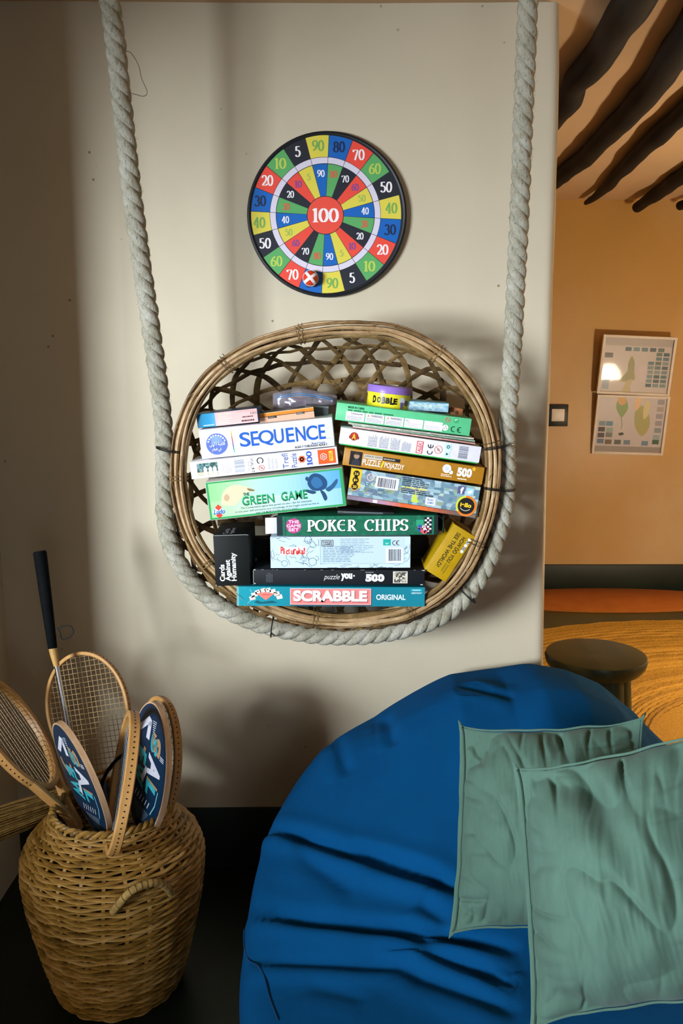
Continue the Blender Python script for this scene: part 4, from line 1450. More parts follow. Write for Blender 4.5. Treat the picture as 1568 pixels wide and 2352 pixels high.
for i in range(16):
    pr.circ('picture', .865+.075*rn.random(), .55+.35*rn.random(), .09, rn.choice(['#c8354a', '#e9e4ea', '#2c55a8', '#d9596a']), 2+i % 3, .04 if i % 2 else 0, 10)
pr.rect('picture', .865, .22, .91, .55, '#2f9a72', 2); pr.rect('picture', .915, .08, .962, .95, '#161a20', 2)
for j in range(7):
    for i in range(3):
        if (i+j) % 2:
            pr.rect('picture', .917+.014*i, .10+.11*j, .931+.014*i, .19+.11*j, '#e4e6ea', 3)
pr.rect('printed_face', .975, 0, 1, 1, '#102420', 1)
pr.finish()
wd, hd, dp = pr.Wd, pr.Hd, pr.depth
m_ = MB()
m_.box((-wd/2-.012, -dp/2+.006, hd*.5), (.026, .0012, hd*.84), Matrix.Rotation(math.radians(8), 4, 'Z'), .0004)
o = m_.build('flap', card('#e9e2ee'), r)
m_ = MB()
m_.box((-wd/2-.006, 0, hd*.98), (.016, .07, .001), Matrix.Rotation(math.radians(-25), 4, 'Y'))
m_.build('flap', card('#b5ada0'), r)
m_ = MB()
for fy in (-dp/2+.001, ):
    m_.tube(catmull([(wd/2, fy, hd*.98), (wd/2+.010, fy+.002, hd*.80), (wd/2+.012, fy+.004, hd*.4), (wd/2+.007, fy+.002, .002), (wd/2, fy, .001)], 4), .0009, 5)
m_.box((wd/2+.008, -dp/2+.035, hd*.5), (.001, .06, hd*.9), Matrix.Rotation(math.radians(10), 4, 'Z'))
m_.build('flap', card('#2a2c2c'), r)

r, pr = gamebox('game_box', 'pale blue box covered in line drawings with red lettering', (622, 1232), (942, 1231), (942, 1305), (620, 1306), 1.915, .10, '#c3d9e6', bev=.001)
pr.rect('printed_face', 0, 0, 1, 1, '#c6dbe9', 0)
rn = random.Random(21)
def squig(x0, x1, y0, y1, n, col='#566f86'):
    for _ in range(n):
        x, y = rn.uniform(x0, x1), rn.uniform(y0, y1)
        s_ = rn.uniform(.02, .05)
        a0 = rn.uniform(0, 6)
        pts = []
        for i in range(7):
            a0 += rn.uniform(-.9, 1.1)
            x = min(max(x+s_*.4*math.cos(a0), x0), x1); y = min(max(y+s_*1.6*math.sin(a0), y0), y1)
            pts.append((x, y, 0))
        pr.line('line_drawing', [(p.x, p.y) for p in catmull(pts, 3)], .012, col, 1)
squig(.005, .345, .02, .98, 34)
squig(.36, .995, .87, .99, 16)
squig(.95, .995, .05, .98, 8)
for x, y, q in ((.27, .10, .12), (.30, .80, .13), (.10, .85, .10), (.24, .72, .08)):
    pr.circ('line_drawing', x, y, q, '#566f86', 1, q*.88)
pr.rect('text_panel', .355, .04, .955, .86, '#bed3e2', 2); pr.rect('text_panel', .355, .04, .358, .86, '#8ea6b8', 3); pr.rect('text_panel', .355, .86, .955, .87, '#8ea6b8', 3)
for j in range(10):
    pr.dashes('small_print', .375, .30+.053*j, .62+.04*rn.random(), .33+.053*j, 1, '#7790a4', 3, .7, seed=90+j)
    if j < 9:
        pr.dashes('small_print', .50, .06+.053*j, .74, .09+.053*j, 1, '#8ba2b4', 3, .7, seed=120+j)
pr.poly('title_lettering', [(.065, .34), (.255, .31), (.258, .56), (.07, .58)], '#eadfe2', 3)
for i, (ch, dy, rr_) in enumerate((('P', -.05, 0), ('i', 0, 0), ('c', .04, 0), ('t', 0, 0), ('u', .05, 0), ('r', .02, 0), ('e', .06, 0), ('k', -.02, 0), ('a', .05, 0), ('!', -.02, 0))):
    x0 = .073+.0182*i
    pr.text('title_lettering', ch, x0, .36+dy if ch in 'Pktri!' else .40+dy*.5, x0+(.0195 if ch not in 'it!' else .011), .55+dy*.3, '#d2352e', 4, .035)
pr.rect('logo', .365, .10, .45, .30, '#2c3640', 3); pr.rect('logo', .370, .12, .445, .28, '#cfdfe9', 4)
pr.text('logo', 'PARKER', .374, .135, .441, .195, '#20262c', 5, .04); pr.text('logo', 'GAMES', .374, .205, .441, .265, '#20262c', 5, .04)
pr.rect('logo', .805, .08, .86, .28, '#1fa89c', 3); pr.circ('logo', .832, .19, .05, '#d7efec', 4, .03, 14, 180, 360)
pr.ce('certification_mark', .87, .12, .92, .28, '#2a3138', 3)
pr.rect('barcode', .825, .36, .948, .84, '#e6eef4', 3)
pr.barcode('barcode', .845, .40, .935, .78, False, 4, '#3c434c', 33)
pr.finish()

r, pr = gamebox('game_box', 'plain black box stretched across the dark gaps behind the pale blue box', (577, 1238), (984, 1236), (984, 1303), (577, 1304), 2.02, .045, '#0c0d0d', bev=.001)  # black box widened to stand in for the dark interior at right
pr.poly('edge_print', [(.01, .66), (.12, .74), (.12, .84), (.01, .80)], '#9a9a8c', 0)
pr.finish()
r, pr = gamebox('game_box', 'long black puzzle box with scuffed corners under the pale blue box', (582, 1306), (975, 1308), (975, 1345), (580, 1344), 1.912, .11, '#14181d', bev=.0015)
pr.dashes('small_print', .075, .20, .115, .84, 5, '#6c737a', 1, .3, True, 4)
pr.text('title_lettering', 'puzzle', .412, .30, .505, .74, '#e2e2e0', 2, -.006, .35)
pr.text('title_lettering', 'you', .512, .24, .578, .74, '#f2f2f0', 2, .06)
pr.circ('title_lettering', .588, .40, .055, '#f2f2f0', 2)
pr.text('title_lettering', '500', .655, .28, .765, .78, '#f2f2f0', 2, .07)
pr.dashes('small_print', .655, .13, .72, .2, 1, '#8b9096', 2, .8)
pr.rect('picture', .815, .10, .90, .88, '#d8d2c4', 1)
pr.noise_patch('picture', .822, .15, .893, .83, 8, 6, ['#8a8478', '#b5ae9f', '#5c574e', '#cfc8b8', '#3f3c36'], 2, 6)
for x, y in ((0, .0), (.985, 0), (0, .90), (.975, .94)):
    pr.rect('worn_corner', x, y, x+.015, y+.06, '#b9b7b0', 1)
pr.rect('worn_corner', 0, 0, .004, 1, '#8d8f90', 1)
for i in range(14):
    x = rn.random(); pr.rect('worn_corner', x, .0, x+rn.uniform(.004, .02), .025, '#8d8f90', 1)
pr.finish()

r, pr = gamebox('game_box', 'teal box with white slab lettering on pink panel lowest in basket', (541, 1347), (976, 1346), (974, 1396), (546, 1391), 1.910, .085, '#12808f', '#0f6f80', bev=.0015)
pr.grad('printed_face', 0, 0, 1, 1, ['#1497a8', '#128a9c', '#0f7d90', '#0f7a8c', '#117f90'], 0, 20)
pr.rect('title_panel', .287, .13, .718, .97, '#5a3038', 1)
pr.rect('title_panel', .284, .08, .714, .92, '#f3d0cc', 2)
pr.rect('title_panel', .287, .11, .711, .89, '#f0807c', 3)
pr.text('title_lettering', 'SCRABBLE', .304, .20, .698, .80, '#8d3a40', 4, .055)
pr.text('title_lettering', 'SCRABBLE', .301, .18, .694, .76, '#f6f3ec', 5, .05)
pr.text('title_lettering', 'ORIGINAL', .742, .38, .898, .66, '#eef4f4', 2, .02)
pr.rect('small_print', .925, .10, .985, .20, '#2aa6bc', 1); pr.text('small_print', 'MADE IN', .935, .12, .975, .19, '#d7eef2', 2, .02); pr.text('small_print', 'GERMANY', .928, .26, .985, .34, '#d7eef2', 2, .02)
for i, a in enumerate(range(20, 170, 21)):
    aa = math.radians(a)
    x, y = .155+.075*math.cos(aa), .62-.52*math.sin(aa)
    pr.poly('picture', [(x-.017, y+.03), (x+.013, y-.06), (x+.02, y+.16), (x-.01, y+.22)], ['#e9ded4', '#d8ccc4', '#efe6da'][i % 3], 2)
    if i % 2:
        pr.rect('picture', x-.004, y+.03, x+.004, y+.08, '#3a3434', 3)
pr.poly('picture', [(.105, .36), (.155, .28), (.20, .36), (.155, .70)], '#ea7d70', 3)
pr.line('picture', [(.135, .42), (.175, .42)], .04, '#c8524a', 4)
pr.poly('picture', [(.09, .82), (.11, .70), (.13, .80), (.19, .72), (.22, .84), (.12, .90)], '#0c5a68', 1)
pr.circ('picture', .03, .45, .5, '#7cc4cc', 1, .47, 12, -60, 40)
pr.rect('printed_face', 0, 0, .012, 1, '#6fb4bc', 1)
pr.finish()

r, pr = gamebox('game_box', 'upright black box with white words reading upwards at basket left', (487, 1228), (570, 1226), (576, 1345), (497, 1348), 1.905, .145, '#0d100f', bev=.0015)
for i, (t, b) in enumerate((('Cards', .665), ('Against', .745), ('Humanity', .83))):
    x0 = .13+.165*i
    desc = any(c_ in t for c_ in 'gy')
    L = (.33, .42, .555)[i]
    pr.text('title_lettering', t, x0, .905-L, x0+(.19 if desc else .15), .905, '#f2f2f2', 2, .03, 0, 90)
for x0, y0, x1, y1 in ((0, 0, 1, .012), (.0, 0, .012, .3), (.0, .97, .03, 1), (.96, 0, 1, .02)):
    pr.rect('worn_corner', x0, y0, x1, y1, '#8f918f', 1)
pr.finish()
hd, dp, wd = pr.Hd, pr.depth, pr.Wd
p2 = Print(r, wd, dp, lambda x, y, e: (-wd/2+x, dp/2-y, hd+e))
p2.text('title_lettering', 'Cards', .25, .55, .40, .95, '#c8d4dc', 2, .02, 0, 90)
p2.text('title_lettering', 'Against', .43, .50, .58, .95, '#c8d4dc', 2, .02, 0, 90)
p2.finish()

r, pr = gamebox('game_box', 'tilted yellow box with slanting black words against the basket side', (1092, 1236), (1019, 1343), (978, 1302), (1042, 1200), 1.918, .09, '#dcb70e', '#b28d08', bev=.0012)
pr.text('logo', '\u25cf\u25c6\u25cf\u25b2\u25cf', .08, .06, .40, .19, '#cfd2d8', 2) if False else None
for i, c_ in enumerate(['#e9e6da', '#9fb0c4', '#e9e6da', '#7f97b8', '#d8d8d0']):
    pr.circ('logo', .10+.065*i, .13, .07, c_, 2, .03 if i % 2 else 0, 10)
pr.text('title_lettering', 'HOW DO YOU', .12, .28, .66, .45, '#33290c', 2, .01)
pr.text('title_lettering', 'SEE THE WORLD?', .10, .55, .83, .72, '#33290c', 2, .01)
pr.dashes('small_print', .70, .24, .93, .46, 2, '#8a7410', 2, .45, seed=9)
pr.finish()

# ---- things tucked in behind the stacks
tc = P(890, 940, 1.985)
gt = P(889, 937, 1.918)
r = thing('round_tin', 'round yellow tin with purple lid behind the mint green box', 'tin', (tc.x, 1.985, gt.z-.003), GRP)
Mt = Matrix.Translation(r.location) @ Matrix.Rotation(math.radians(6.5), 4, 'Y')
r.matrix_basis = Mt
mb = MB(); mb.lathe([(.0001, 0), (.0455, 0), (.0465, .002), (.0465, .036), (.0001, .036)], 48, cap=False)
mb.build('tin_body', M_YTIN, r)
mb = MB(); mb.lathe([(.0475, .031), (.0485, .032), (.0485, .0445), (.047, .0465), (.0001, .0472)], 48, cap=False)
mb.build('lid', M_PURPLE, r)
def tin_fn(x, y, e):
    a = -PI/2+(x-.07)/.0465
    return ((.0465+e)*math.cos(a), (.0465+e)*math.sin(a), .031-y)
pr = Print(r, .14, .031, tin_fn)
for i, (ch, x0) in enumerate((('D', .22), ('O', .30), ('B', .375), ('B', .44), ('L', .505), ('E', .555))):
    pr.text('title_lettering', ch, x0, .22+.05*(i % 2), x0+.06, .72-.04*(i % 2), '#17150f', 2, .06)
pr.circ('picture', .70, .40, .24, '#dfe6ee', 2); pr.poly('picture', [(.67, .5), (.73, .5), (.72, .95), (.68, .95)], '#6a5aa8', 3)
pr.circ('picture', .80, .55, .20, '#5a3a28', 2)
pr.finish()
r, pr = gamebox('game_box', 'small pale blue patterned box beside the round yellow tin', (930, 921), (1030, 922), (1029, 951), (930, 940), 1.965, .08, '#8fb8cc', bev=.001)
pr.noise_patch('printed_face', 0, 0, 1, 1, 16, 6, ['#8fb6cc', '#a5c6d8', '#7fa8c0', '#b4d0dc', '#94bcd4'], 0, 14)
pr.rect('printed_face', 0, 0, 1, .08, '#3c7f88', 1)
pr.text('title_lettering', 'UNDERWATER CITIES', .18, .32, .84, .58, '#dce9c8', 2, .01)
pr.finish()
r, pr = gamebox('game_box', 'little brown wooden block wedged at the right basket wall', (1036, 932), (1062, 938), (1062, 962), (1036, 958), 1.985, .03, '#a4683c', bev=.002, cat='block')
pr.circ('knot', .5, .5, .2, '#5c3418', 0); pr.finish()
r, pr = gamebox('game_box', 'flat dark tray lying between the green lettered and orange emblem boxes', (775, 1170), (905, 1177), (905, 1184), (775, 1183), 1.93, .08, '#23272a', bev=.001)
pr.rect('edge_print', .1, .2, .8, .6, '#5c6468', 0); pr.finish()

# clear zip bag
bgc = P(700, 925, 2.07)
r = thing('zip_bag', 'crumpled clear zip bag with blue seal behind the left stack', 'bag', (bgc.x, 2.07, bgc.z-.04))
def bagfn(u, v, sgn):
    x = (u-.5)*.145
    z = v*.072*(1-.5*abs(u-.42)**1.4)
    th = .020*(max(0, 1-(2*u-1)**2)*max(0, 1-(2*v-1)**2))**.5
    y = sgn*th+.007*noise.noise(Vector((u*5, v*4, 2)))+.003*noise.noise(Vector((u*14, v*12, 5)))
    return (x, y, z)
m_ = MB()
m_.grid(lambda u, v: bagfn(u, v, -1), 26, 16)
m_.grid(lambda u, v: bagfn(u, v, 1), 26, 16)
m_.build('bag_film', M_BAG, r)
for dz in (.80, .86):
    m_ = MB(); m_.tube([Vector(bagfn(u/20, dz, -1))+Vector((0, -.001, 0)) for u in range(1, 20)], .0011, 5)
    m_.build('zip_seal', card('#4f7fae'), r)
m_ = MB()
m_.grid(lambda u, v: (-.02+(u-.5)*.045, .004*noise.noise(Vector((u*4, v*4, 0))), .012+v*.046-.01*u), 8, 8)
m_.build('folded_leaflet', card('#4a2436'), r)

# ------------------------------------------------------------------ rattan jar and what stands in it
JX, JY = -.474, 1.74
JPROF = [(0, .118), (.02, .129), (.07, .143), (.133, .158), (.20, .172), (.25, .179), (.285, .182), (.312, .179), (.335, .169), (.354, .153), (.370, .136), (.384, .123), (.402, .1165)]
def jr(z):
    return float(np.interp(z, [p[0] for p in JPROF], [p[1] for p in JPROF]))
jar = thing('rattan_jar', 'tall rattan basket jar with looped handle holding rackets and bats', 'basket', (JX, JY, 0))
NST = 26
# upright stakes
for k in range(NST):
    a = 2*PI*k/NST
    pts, nn = [], []
    for z in np.linspace(.0, .40, 24):
        r_ = jr(z)-.001
        pts.append((r_*math.cos(a+.02*math.sin(z*20+k)), r_*math.sin(a+.02*math.sin(z*20+k)), z))
        nn.append((math.cos(a), math.sin(a), 0))
    m_ = MB(); m_.band(pts, nn, .0075, .003)
    m_.build('stake', M_RATTAN, jar)
zs = []
acc_s = 0
zq = np.linspace(0.004, .400, 400)
last = None
for z in zq:
    p = (jr(z), z)
    if last is not None:
        acc_s += math.hypot(p[0]-last[0], p[1]-last[1])
    last = p
    if acc_s >= len(zs)*.0071:
        zs.append(float(z))
for i, z in enumerate(zs):
    pts, rad_ = [], []
    n = NST*5
    for q in range(n):
        a = 2*PI*q/n
        wv = math.cos(NST/2*a+PI*i)
        zz = z+.0016*math.sin(a*2+i*.7)+.002*noise.noise(Vector((math.cos(a)*2, math.sin(a)*2, i*.35)))
        r_ = jr(max(zz, 0))+.0033*wv
        # slight slump of the hand-made jar
        pts.append((r_*math.cos(a), r_*math.sin(a), max(zz, .003)))
        rad_.append(.0051*(1+.25*noise.noise(Vector((math.cos(a)*5, math.sin(a)*5, i)))))
    m_ = MB(); m_.tube(pts, rad_, 6, True, flat=.55)
    m_.build('weaver_cane', M_RATTAN, jar)
# rolled rim
for sidx in range(2):
    pts = []
    n = 150
    for q in range(n):
        a = 2*PI*q/n
        th = a*24+PI*sidx
        pts.append(((.117+.0042*math.cos(th))*math.cos(a), (.117+.0042*math.cos(th))*math.sin(a), .405+.004*math.sin(th)))
    m_ = MB(); m_.tube(pts, .0045, 6, True)
    m_.build('rim_cane', M_RATTAN, jar)
# handles
for a0 in (-59, 121):
    aa = math.radians(a0)
    rad_d = Vector((math.cos(aa), math.sin(aa), 0)); tg = Vector((-math.sin(aa), math.cos(aa), 0))
    pts = []
    for i in range(25):
        t = i/24
        s_ = (t-.5)*2
        z = .285+.052*(1-abs(s_)**2.6)
        out = .030*(1-abs(s_)**2.2)
        base_r = math.sqrt(max(jr(z)**2-(s_*.058)**2, .001))
        pts.append(rad_d*(base_r+.006+out)+tg*s_*.058+Vector((0, 0, z)))
    m_ = MB(); m_.tube(pts, [.0072+.0006*abs(math.sin(i*1.3)) for i in range(25)], 10)
    o = m_.build('handle', M_STRAW, jar)
    m_ = MB()
    for i in range(2, 23, 2):
        c0 = pts[i]
        T = (pts[i+1]-pts[i-1]).normalized()
        n1 = T.orthogonal().normalized(); b1 = T.cross(n1)
        m_.tube([c0+n1*.0078*math.cos(q*PI/6)+b1*.0078*math.sin(q*PI/6)+T*.002*math.sin(q*PI/6) for q in range(12)], .0007, 4, True)
    q = m_.build('wrapping', M_CANED, o)
    q['kind'] = 'stuff'

CAMP = Vector((0, 0, EYE))
def orient(hc, base, perp, frac):
    a = (hc-base).normalized()
    tw = (CAMP-hc).normalized()
    up, vp = project(hc)
    pw = (P(up+perp[0]*10, vp+perp[1]*10, hc.y)-hc).normalized()
    wv = tw*math.sqrt(1-frac*frac)+pw*frac
    wv = (wv-a*wv.dot(a)).normalized()
    nrm = a.cross(wv)
    if nrm.dot(tw) > 0:      # local -y looks at the viewer
        nrm = -nrm
    wv = nrm.cross(a)
    M = Matrix((wv, nrm, a)).transposed().to_4x4()
    M.translation = base
    return M, (hc-base).length

def racket(name, lab, hc, base, perp, frac, hl, hw, wd=.017, th=.010, handle=True, strings=M_STR, wmat=M_RWOOD, grip=None, collar=False, throat=.09, cut=None, group='wooden rackets in the rattan jar'):
    M, D = orient(hc, base, perp, frac)
    r = thing(name, lab, 'racket', group=group, M=M)
    n = 72
    pts, nn = [], []
    for i in range(n):
        t = 2*PI*i/n
        x = hw/2*math.cos(t)*(1+.10*math.sin(t)*-1*0)
        z = hl/2*math.sin(t)
        x *= 1+.07*math.sin(t)
        pts.append((x, 0, D+z)); nn.append((math.cos(t), 0, math.sin(t)))
    m_ = MB(); m_.band(pts, nn, wd, th, True)
    m_.build('hoop', wmat, r)
    zb = D-hl/2
    if handle:
        for sg in (-1, 1):
            p = catmull([(sg*hw*.31, 0, D-hl*.36), (sg*hw*.20, 0, zb-.005), (sg*.016, 0, zb-throat*.55), (sg*.007, 0, zb-throat)], 6)
            m_ = MB(); m_.band(p, [(sg*.7, 0, -.7)]*len(p), wd, th*.95)
            m_.build('throat_arm', wmat, r)
        m_ = MB(); m_.tube([(0, 0, zb-throat+.03), (0, 0, zb-throat), (0, 0, max(.02, zb-throat-.12)), (0, 0, 0)], [.0085, .0105, .011, .012], 8)
        m_.build('handle', grip or wmat, r)
        if collar:
            m_ = MB(); m_.tube([(0, 0, zb-throat-.018), (0, 0, zb-throat-.010)], .0125, 12)
            m_.build('collar', M_BLACKR, r)
    # strings
    m_ = MB()
    st = .0112
    k = int(hw/2/st)
    for i in range(-k, k+1):
        x = i*st
        h = hl/2*math.sqrt(max(0, 1-(2*x/hw)**2))-.003
        if h > .01:
            m_.tube([(x, .001*(i % 2), D-h), (x*1.03, .001*(i % 2), D+h)], .00065, 3)
    k = int(hl/2/st)
    for i in range(-k, k+1):
        z = i*st
        h = hw/2*math.sqrt(max(0, 1-(2*z/hl)**2))*(1+.07*2*z/hl)-.003
        if h > .01:
            m_.tube([(-h, 0, D+z), (h, 0, D+z)], .00065, 3)
    o = m_.build('string_bed', strings, r); o['kind'] = 'stuff'
    # drilled holes on the outside of the hoop
    m_ = MB()
    for i in range(n):
        t = 2*PI*(i+.5)/n
        c0 = Vector((hw/2*math.cos(t)*(1+.07*math.sin(t)), 0, D+hl/2*math.sin(t)))
        nv = Vector((math.cos(t)/hw, 0, math.sin(t)/hl)).normalized()
        m_.box(c0+nv*(th/2), (.0026, .0026, .0012), nv.to_track_quat('Z', 'Y').to_matrix().to_4x4())
    o = m_.build('string_hole', M_BLACKP, r, False); o['kind'] = 'stuff'
    return r

jb = Vector((JX, JY, 0))
racket('wooden_racket', 'large round wooden racket standing at the back of the jar by the wall', P(203, 1638, 1.875), jb+Vector((.02, .0, .05)), (1, .1), .93, .262, .200, .014, .0075)
racket('wooden_racket', 'wooden racket leaning out of the jar to the far left, black collar', P(30, 1682, 1.80), P(320, 2105, 1.70), (-200, 145), .42, .275, .20, .020, .012, collar=True, throat=.10)
racket('wooden_racket', 'pale wooden racket directly behind the right blue bat', P(362, 1748, 1.83), jb+Vector((.045, .02, .06)), (1, .0), .43, .268, .20, .018, .009)
racket('wooden_racket', 'orange-brown wooden racket seen edge-on hanging over the jar front', P(281, 1795, 1.655), P(256, 1975, 1.575), (1, .05), .13, .262, .19, .021, .012, False, M_STRB)

def bat(lab, hc, base, perp, frac, hl, hw, flip=False):
    M, D = orient(hc, base, perp, frac)
    r = thing('beach_bat', lab, 'bat', group='blue patterned bats in the rattan jar', M=M)
    n = 64
    def outl(s_, e=0):
        out = []
        for i in range(n):
            t = 2*PI*i/n
            out.append(((hw/2-e)*math.cos(t)*(1-.05*math.sin(t)), D+(hl/2-e)*math.sin(t)*(1 if math.sin(t) > 0 else 1.08)))
        return out
    th = .0115
    m_ = MB()
    A = outl(0)
    vs_ = [(x, -th/2, z) for x, z in A]+[(x, th/2, z) for x, z in A]
    fs = [[i, (i+1) % n, n+(i+1) % n, n+i] for i in range(n)]
    m_.add(vs_, fs+[list(range(n))[::-1], list(range(n, 2*n))])
    m_.build('blade', M_RWOODP, r)
    B = outl(0, .0035)
    for sg, nm in ((-1, 'face_sheet'), (1, 'face_sheet')):
        m_ = MB()
        pts = [(x, sg*(th/2+.0004), z) for x, z in B]
        m_.add(pts, [list(range(n)) if sg < 0 else list(range(n))[::-1]])
        m_.build(nm, M_NAVY, r, False)
    m_ = MB(); m_.tube([(0, 0, D-hl/2+.01), (0, 0, D-hl/2-.02), (0, 0, 0)], [.012, .012, .0135], 10)
    m_.build('handle', M_BLACKR, r)
    # print
    pr = Print(r, hw, hl, lambda x, y, e: (-hw/2+x, -th/2-.0004-e, D+hl/2-y))
    TE, WH, TA, LB = '#38b6c4', '#dfe2f0', '#b58f6a', '#8fd4e4'
    pr.poly('lettering', [(.16, .27), (.42, .12), (.50, .14), (.50, .19), (.42, .19), (.40, .20), (.24, .29)], WH, 1)
    pr.poly('lettering', [(.42, .17), (.50, .14), (.49, .30), (.40, .30)], WH, 1)
    pr.circ('lettering', .28, .36, .13, TA, 1, .085, 14, 170, 350)
    for ch, x0, y0, x1, y1, c_, rot in (('E', .22, .40, .48, .52, TE, -90), ('W', .16, .54, .48, .70, TE, -90), ('S', .56, .20, .80, .36, TA, -90), ('S', .54, .22, .72, .37, TE, -90), ('A', .53, .38, .86, .55, WH, -90), ('I', .55, .57, .84, .60, TA, -90), ('L', .55, .58, .80, .70, TE, -90)):
        pr.text('lettering', ch, x0, y0, x1, y1, c_, 2, .05, .12, rot)
    pr.poly('lettering', [(.40, .62), (.50, .50), (.54, .53), (.46, .66)], WH, 3)
    for i in range(6):
        pr.line('stripe_pattern', [(.30+.07*i, .80), (.34+.07*i, .745)], .012, WH, 1)
    for i in range(6):
        pr.line('stripe_pattern', [(.30+.02*i, .84+.018*i), (.70-.02*i, .84+.018*i)], .004, '#9fb7c4', 1)
    for i in range(3):
        pr.line('stripe_pattern', [(.80, .33+.014*i), (.90, .33+.014*i)], .006, WH, 1)
    for i in range(9):
        pr.line('stripe_pattern', [(.52+.006*i, .13+.016*i), (.62-.004*i, .12+.016*i)], .007, '#c9d2dc', 1)
    pr.line('stripe_pattern', [(.86, .60), (.83, .72), (.74, .82)], .012, LB, 1)
    pr.finish()
    return r
bat('blue patterned wooden bat at the jar front, leaning left', P(186, 1785, 1.71), P(275, 2010, 1.70), (.85, -.45), .26, .245, .20)
bat('blue patterned wooden bat standing upright on the right of the jar', P(343, 1757, 1.745), jb+Vector((.02, -.02, .10)), (1, .0), .40, .262, .205)

# badminton racket, grip up
top, low = P(91, 1266, 1.90), P(170, 1740, 1.815)
ax = (low-top).normalized()
fer0, fer1 = P(121, 1489, 1.86), P(130, 1530, 1.852)
end = low+ax*.27
r = thing('badminton_racket', 'upside-down racket with long black grip and chrome shaft against the wall', 'racket', end)
m_ = MB(); m_.tube([top, top+ax*.004, top.lerp(fer0, .5), fer0], [.0125, .0145, .0128, .0098], 12)
m_.build('grip', M_BLACKR, r, world=True)
m_ = MB(); m_.tube([fer0, fer0.lerp(fer1, .35), fer1], [.0088, .0085, .0062], 12)
m_.build('ferrule', M_BRASS, r, world=True)
m_ = MB(); m_.tube([fer1, low, low+ax*.07], .0052, 12)
m_.build('shaft', M_STEEL, r, world=True)
hcx = low+ax*.16
side = ax.cross(Vector((0, 1, 0))).normalized()
m_ = MB(); m_.tube([hcx+ax*.09*math.cos(q*PI/18)+side*.06*math.sin(q*PI/18) for q in range(36)], .004, 6, True)
m_.build('hoop', M_STEEL, r, world=True)
m_ = MB()
m_.tube(catmull([P(u, v, 1.868) for u, v in ((131, 1445), (150, 1438), (163, 1440), (168, 1452), (160, 1464), (142, 1469), (138, 1455), (134, 1447))], 5), .0017, 6)
m_.build('wrist_loop', M_WIRE, r, world=True)

# navy grip with blue cap in the middle of the jar
a, b = P(236, 1805, 1.77), P(257, 1905, 1.665)
r = thing('bat_grip', 'dark navy grip with bright blue tip deep between the bats', 'grip', jb+Vector((.01, -.02, .1)))
m_ = MB(); m_.tube([a, a.lerp(b, .4), jb+Vector((.01, -.02, .12))], [.012, .013, .013], 10)
m_.build('grip_sleeve', mottled('navy_rubber', '#101d33', .5, .2, 30), r, world=True)
m_ = MB(); m_.tube([b, b+(jb+Vector((0, 0, .12))-b).normalized()*.05], [.009, .010], 10)
m_.build('blue_tip', M_BLUEG, r, world=True)
m_ = MB(); m_.tube(catmull([P(u, v, 1.745) for u, v in ((300, 1722), (268, 1745), (243, 1778), (232, 1812), (233, 1850))], 6), .0035, 6)
m_.build('cord', M_BLACKR, r, world=True)

# straw broom at the far left
ba, bb_ = P(150, 1838, 1.87), P(-75, 1918, 1.70)
r = thing('straw_broom', 'bundle of golden broom straw sticking out behind the rattan jar', 'broom', Vector((bb_.x, bb_.y, 0)))
rnd = random.Random(5)
bd_ = (bb_-ba)
Lb = bd_.length
bd_.normalize()
s1 = bd_.cross(Vector((0, 1, .3))).normalized(); s2 = bd_.cross(s1)
for layer in range(3):
    m_ = MB()
    for i in range(170):
        a_ = rnd.uniform(0, 2*PI); q = math.sqrt(rnd.random())
        st = rnd.uniform(-.06, .35)*Lb
        p0 = ba+bd_*st+s1*math.cos(a_)*q*.036+s2*math.sin(a_)*q*.026
        p1 = ba+bd_*Lb+s1*math.cos(a_+.1)*q*.052+s2*math.sin(a_)*q*.034
        mid = p0.lerp(p1, .5)+s1*rnd.uniform(-.004, .004)
        m_.tube([p0, mid, p1], [.0007, .0015, .0013], 4)
    o = m_.build('straw', M_STRAW, r, world=True); o['kind'] = 'stuff'
m_ = MB(); m_.tube([bb_-bd_*.02, bb_+Vector((.0, -.10, -.12)), Vector((bb_.x+.0, bb_.y-.30, 0.0))], .012, 10)
m_.build('broomstick', M_RWOOD, r, world=True)

# ------------------------------------------------------------------ beanbag
BX, BY, BRX, BRY, ZEQ = .440, 1.575, .625, .585, .17
rid_px = [(560, 2030), (578, 1925), (622, 1850), (690, 1772), (770, 1692), (870, 1645), (960, 1606), (1050, 1572), (1140, 1560), (1240, 1547), (1330, 1562), (1410, 1594), (1490, 1655), (1560, 1735), (1640, 1830), (1700, 1950)]
rid = [P(u, v, (1.62, 1.70, 1.80, 1.90)[i] if i < 4 else 1.97) for i, (u, v) in enumerate(rid_px)]
rx_, rz_ = np.array([p.x for p in rid]), np.array([p.z for p in rid])*.963
NU, NV = 600, 330
th = np.linspace(0, 2*PI, NU, endpoint=False)[None, :]
ph = np.linspace(0.0001, PI-.0001, NV)[:, None]
nx = np.sin(ph)*np.cos(th); ny = np.sin(ph)*np.sin(th); nz = np.cos(ph)*np.ones_like(th)
def spow(a, e):
    return np.sign(a)*np.abs(a)**e
hr = np.sqrt(nx**2+ny**2)
sc2 = np.maximum(hr, 1e-6)**(.6-1)
_c, _s = spow(np.cos(th), .74), spow(np.sin(th), .74)
nx, ny = hr*_c*np.ones_like(ph), hr*_s*np.ones_like(ph)
X = BX+BRX*nx*sc2
Y = BY+BRY*ny*sc2
ridge = np.interp(X, rx_, rz_)
s = np.clip((Y-1.36)/(1.93-1.36), 0, 1)
s = s*s*(3-2*s)*.75+.25*s
seat = .30-.05*np.clip((1.30-Y)/.3, 0, 1)**2
seat = seat*np.clip(1-.22*np.abs((X-BX)/BRX)**3.2, .1, 1)
Ht = seat+(np.maximum(ridge, .12)-seat)*s
Ht += .022*np.exp(-((Y-1.97)/.12)**2)*(np.abs(np.sin((X+.22)*10.5))-.5)
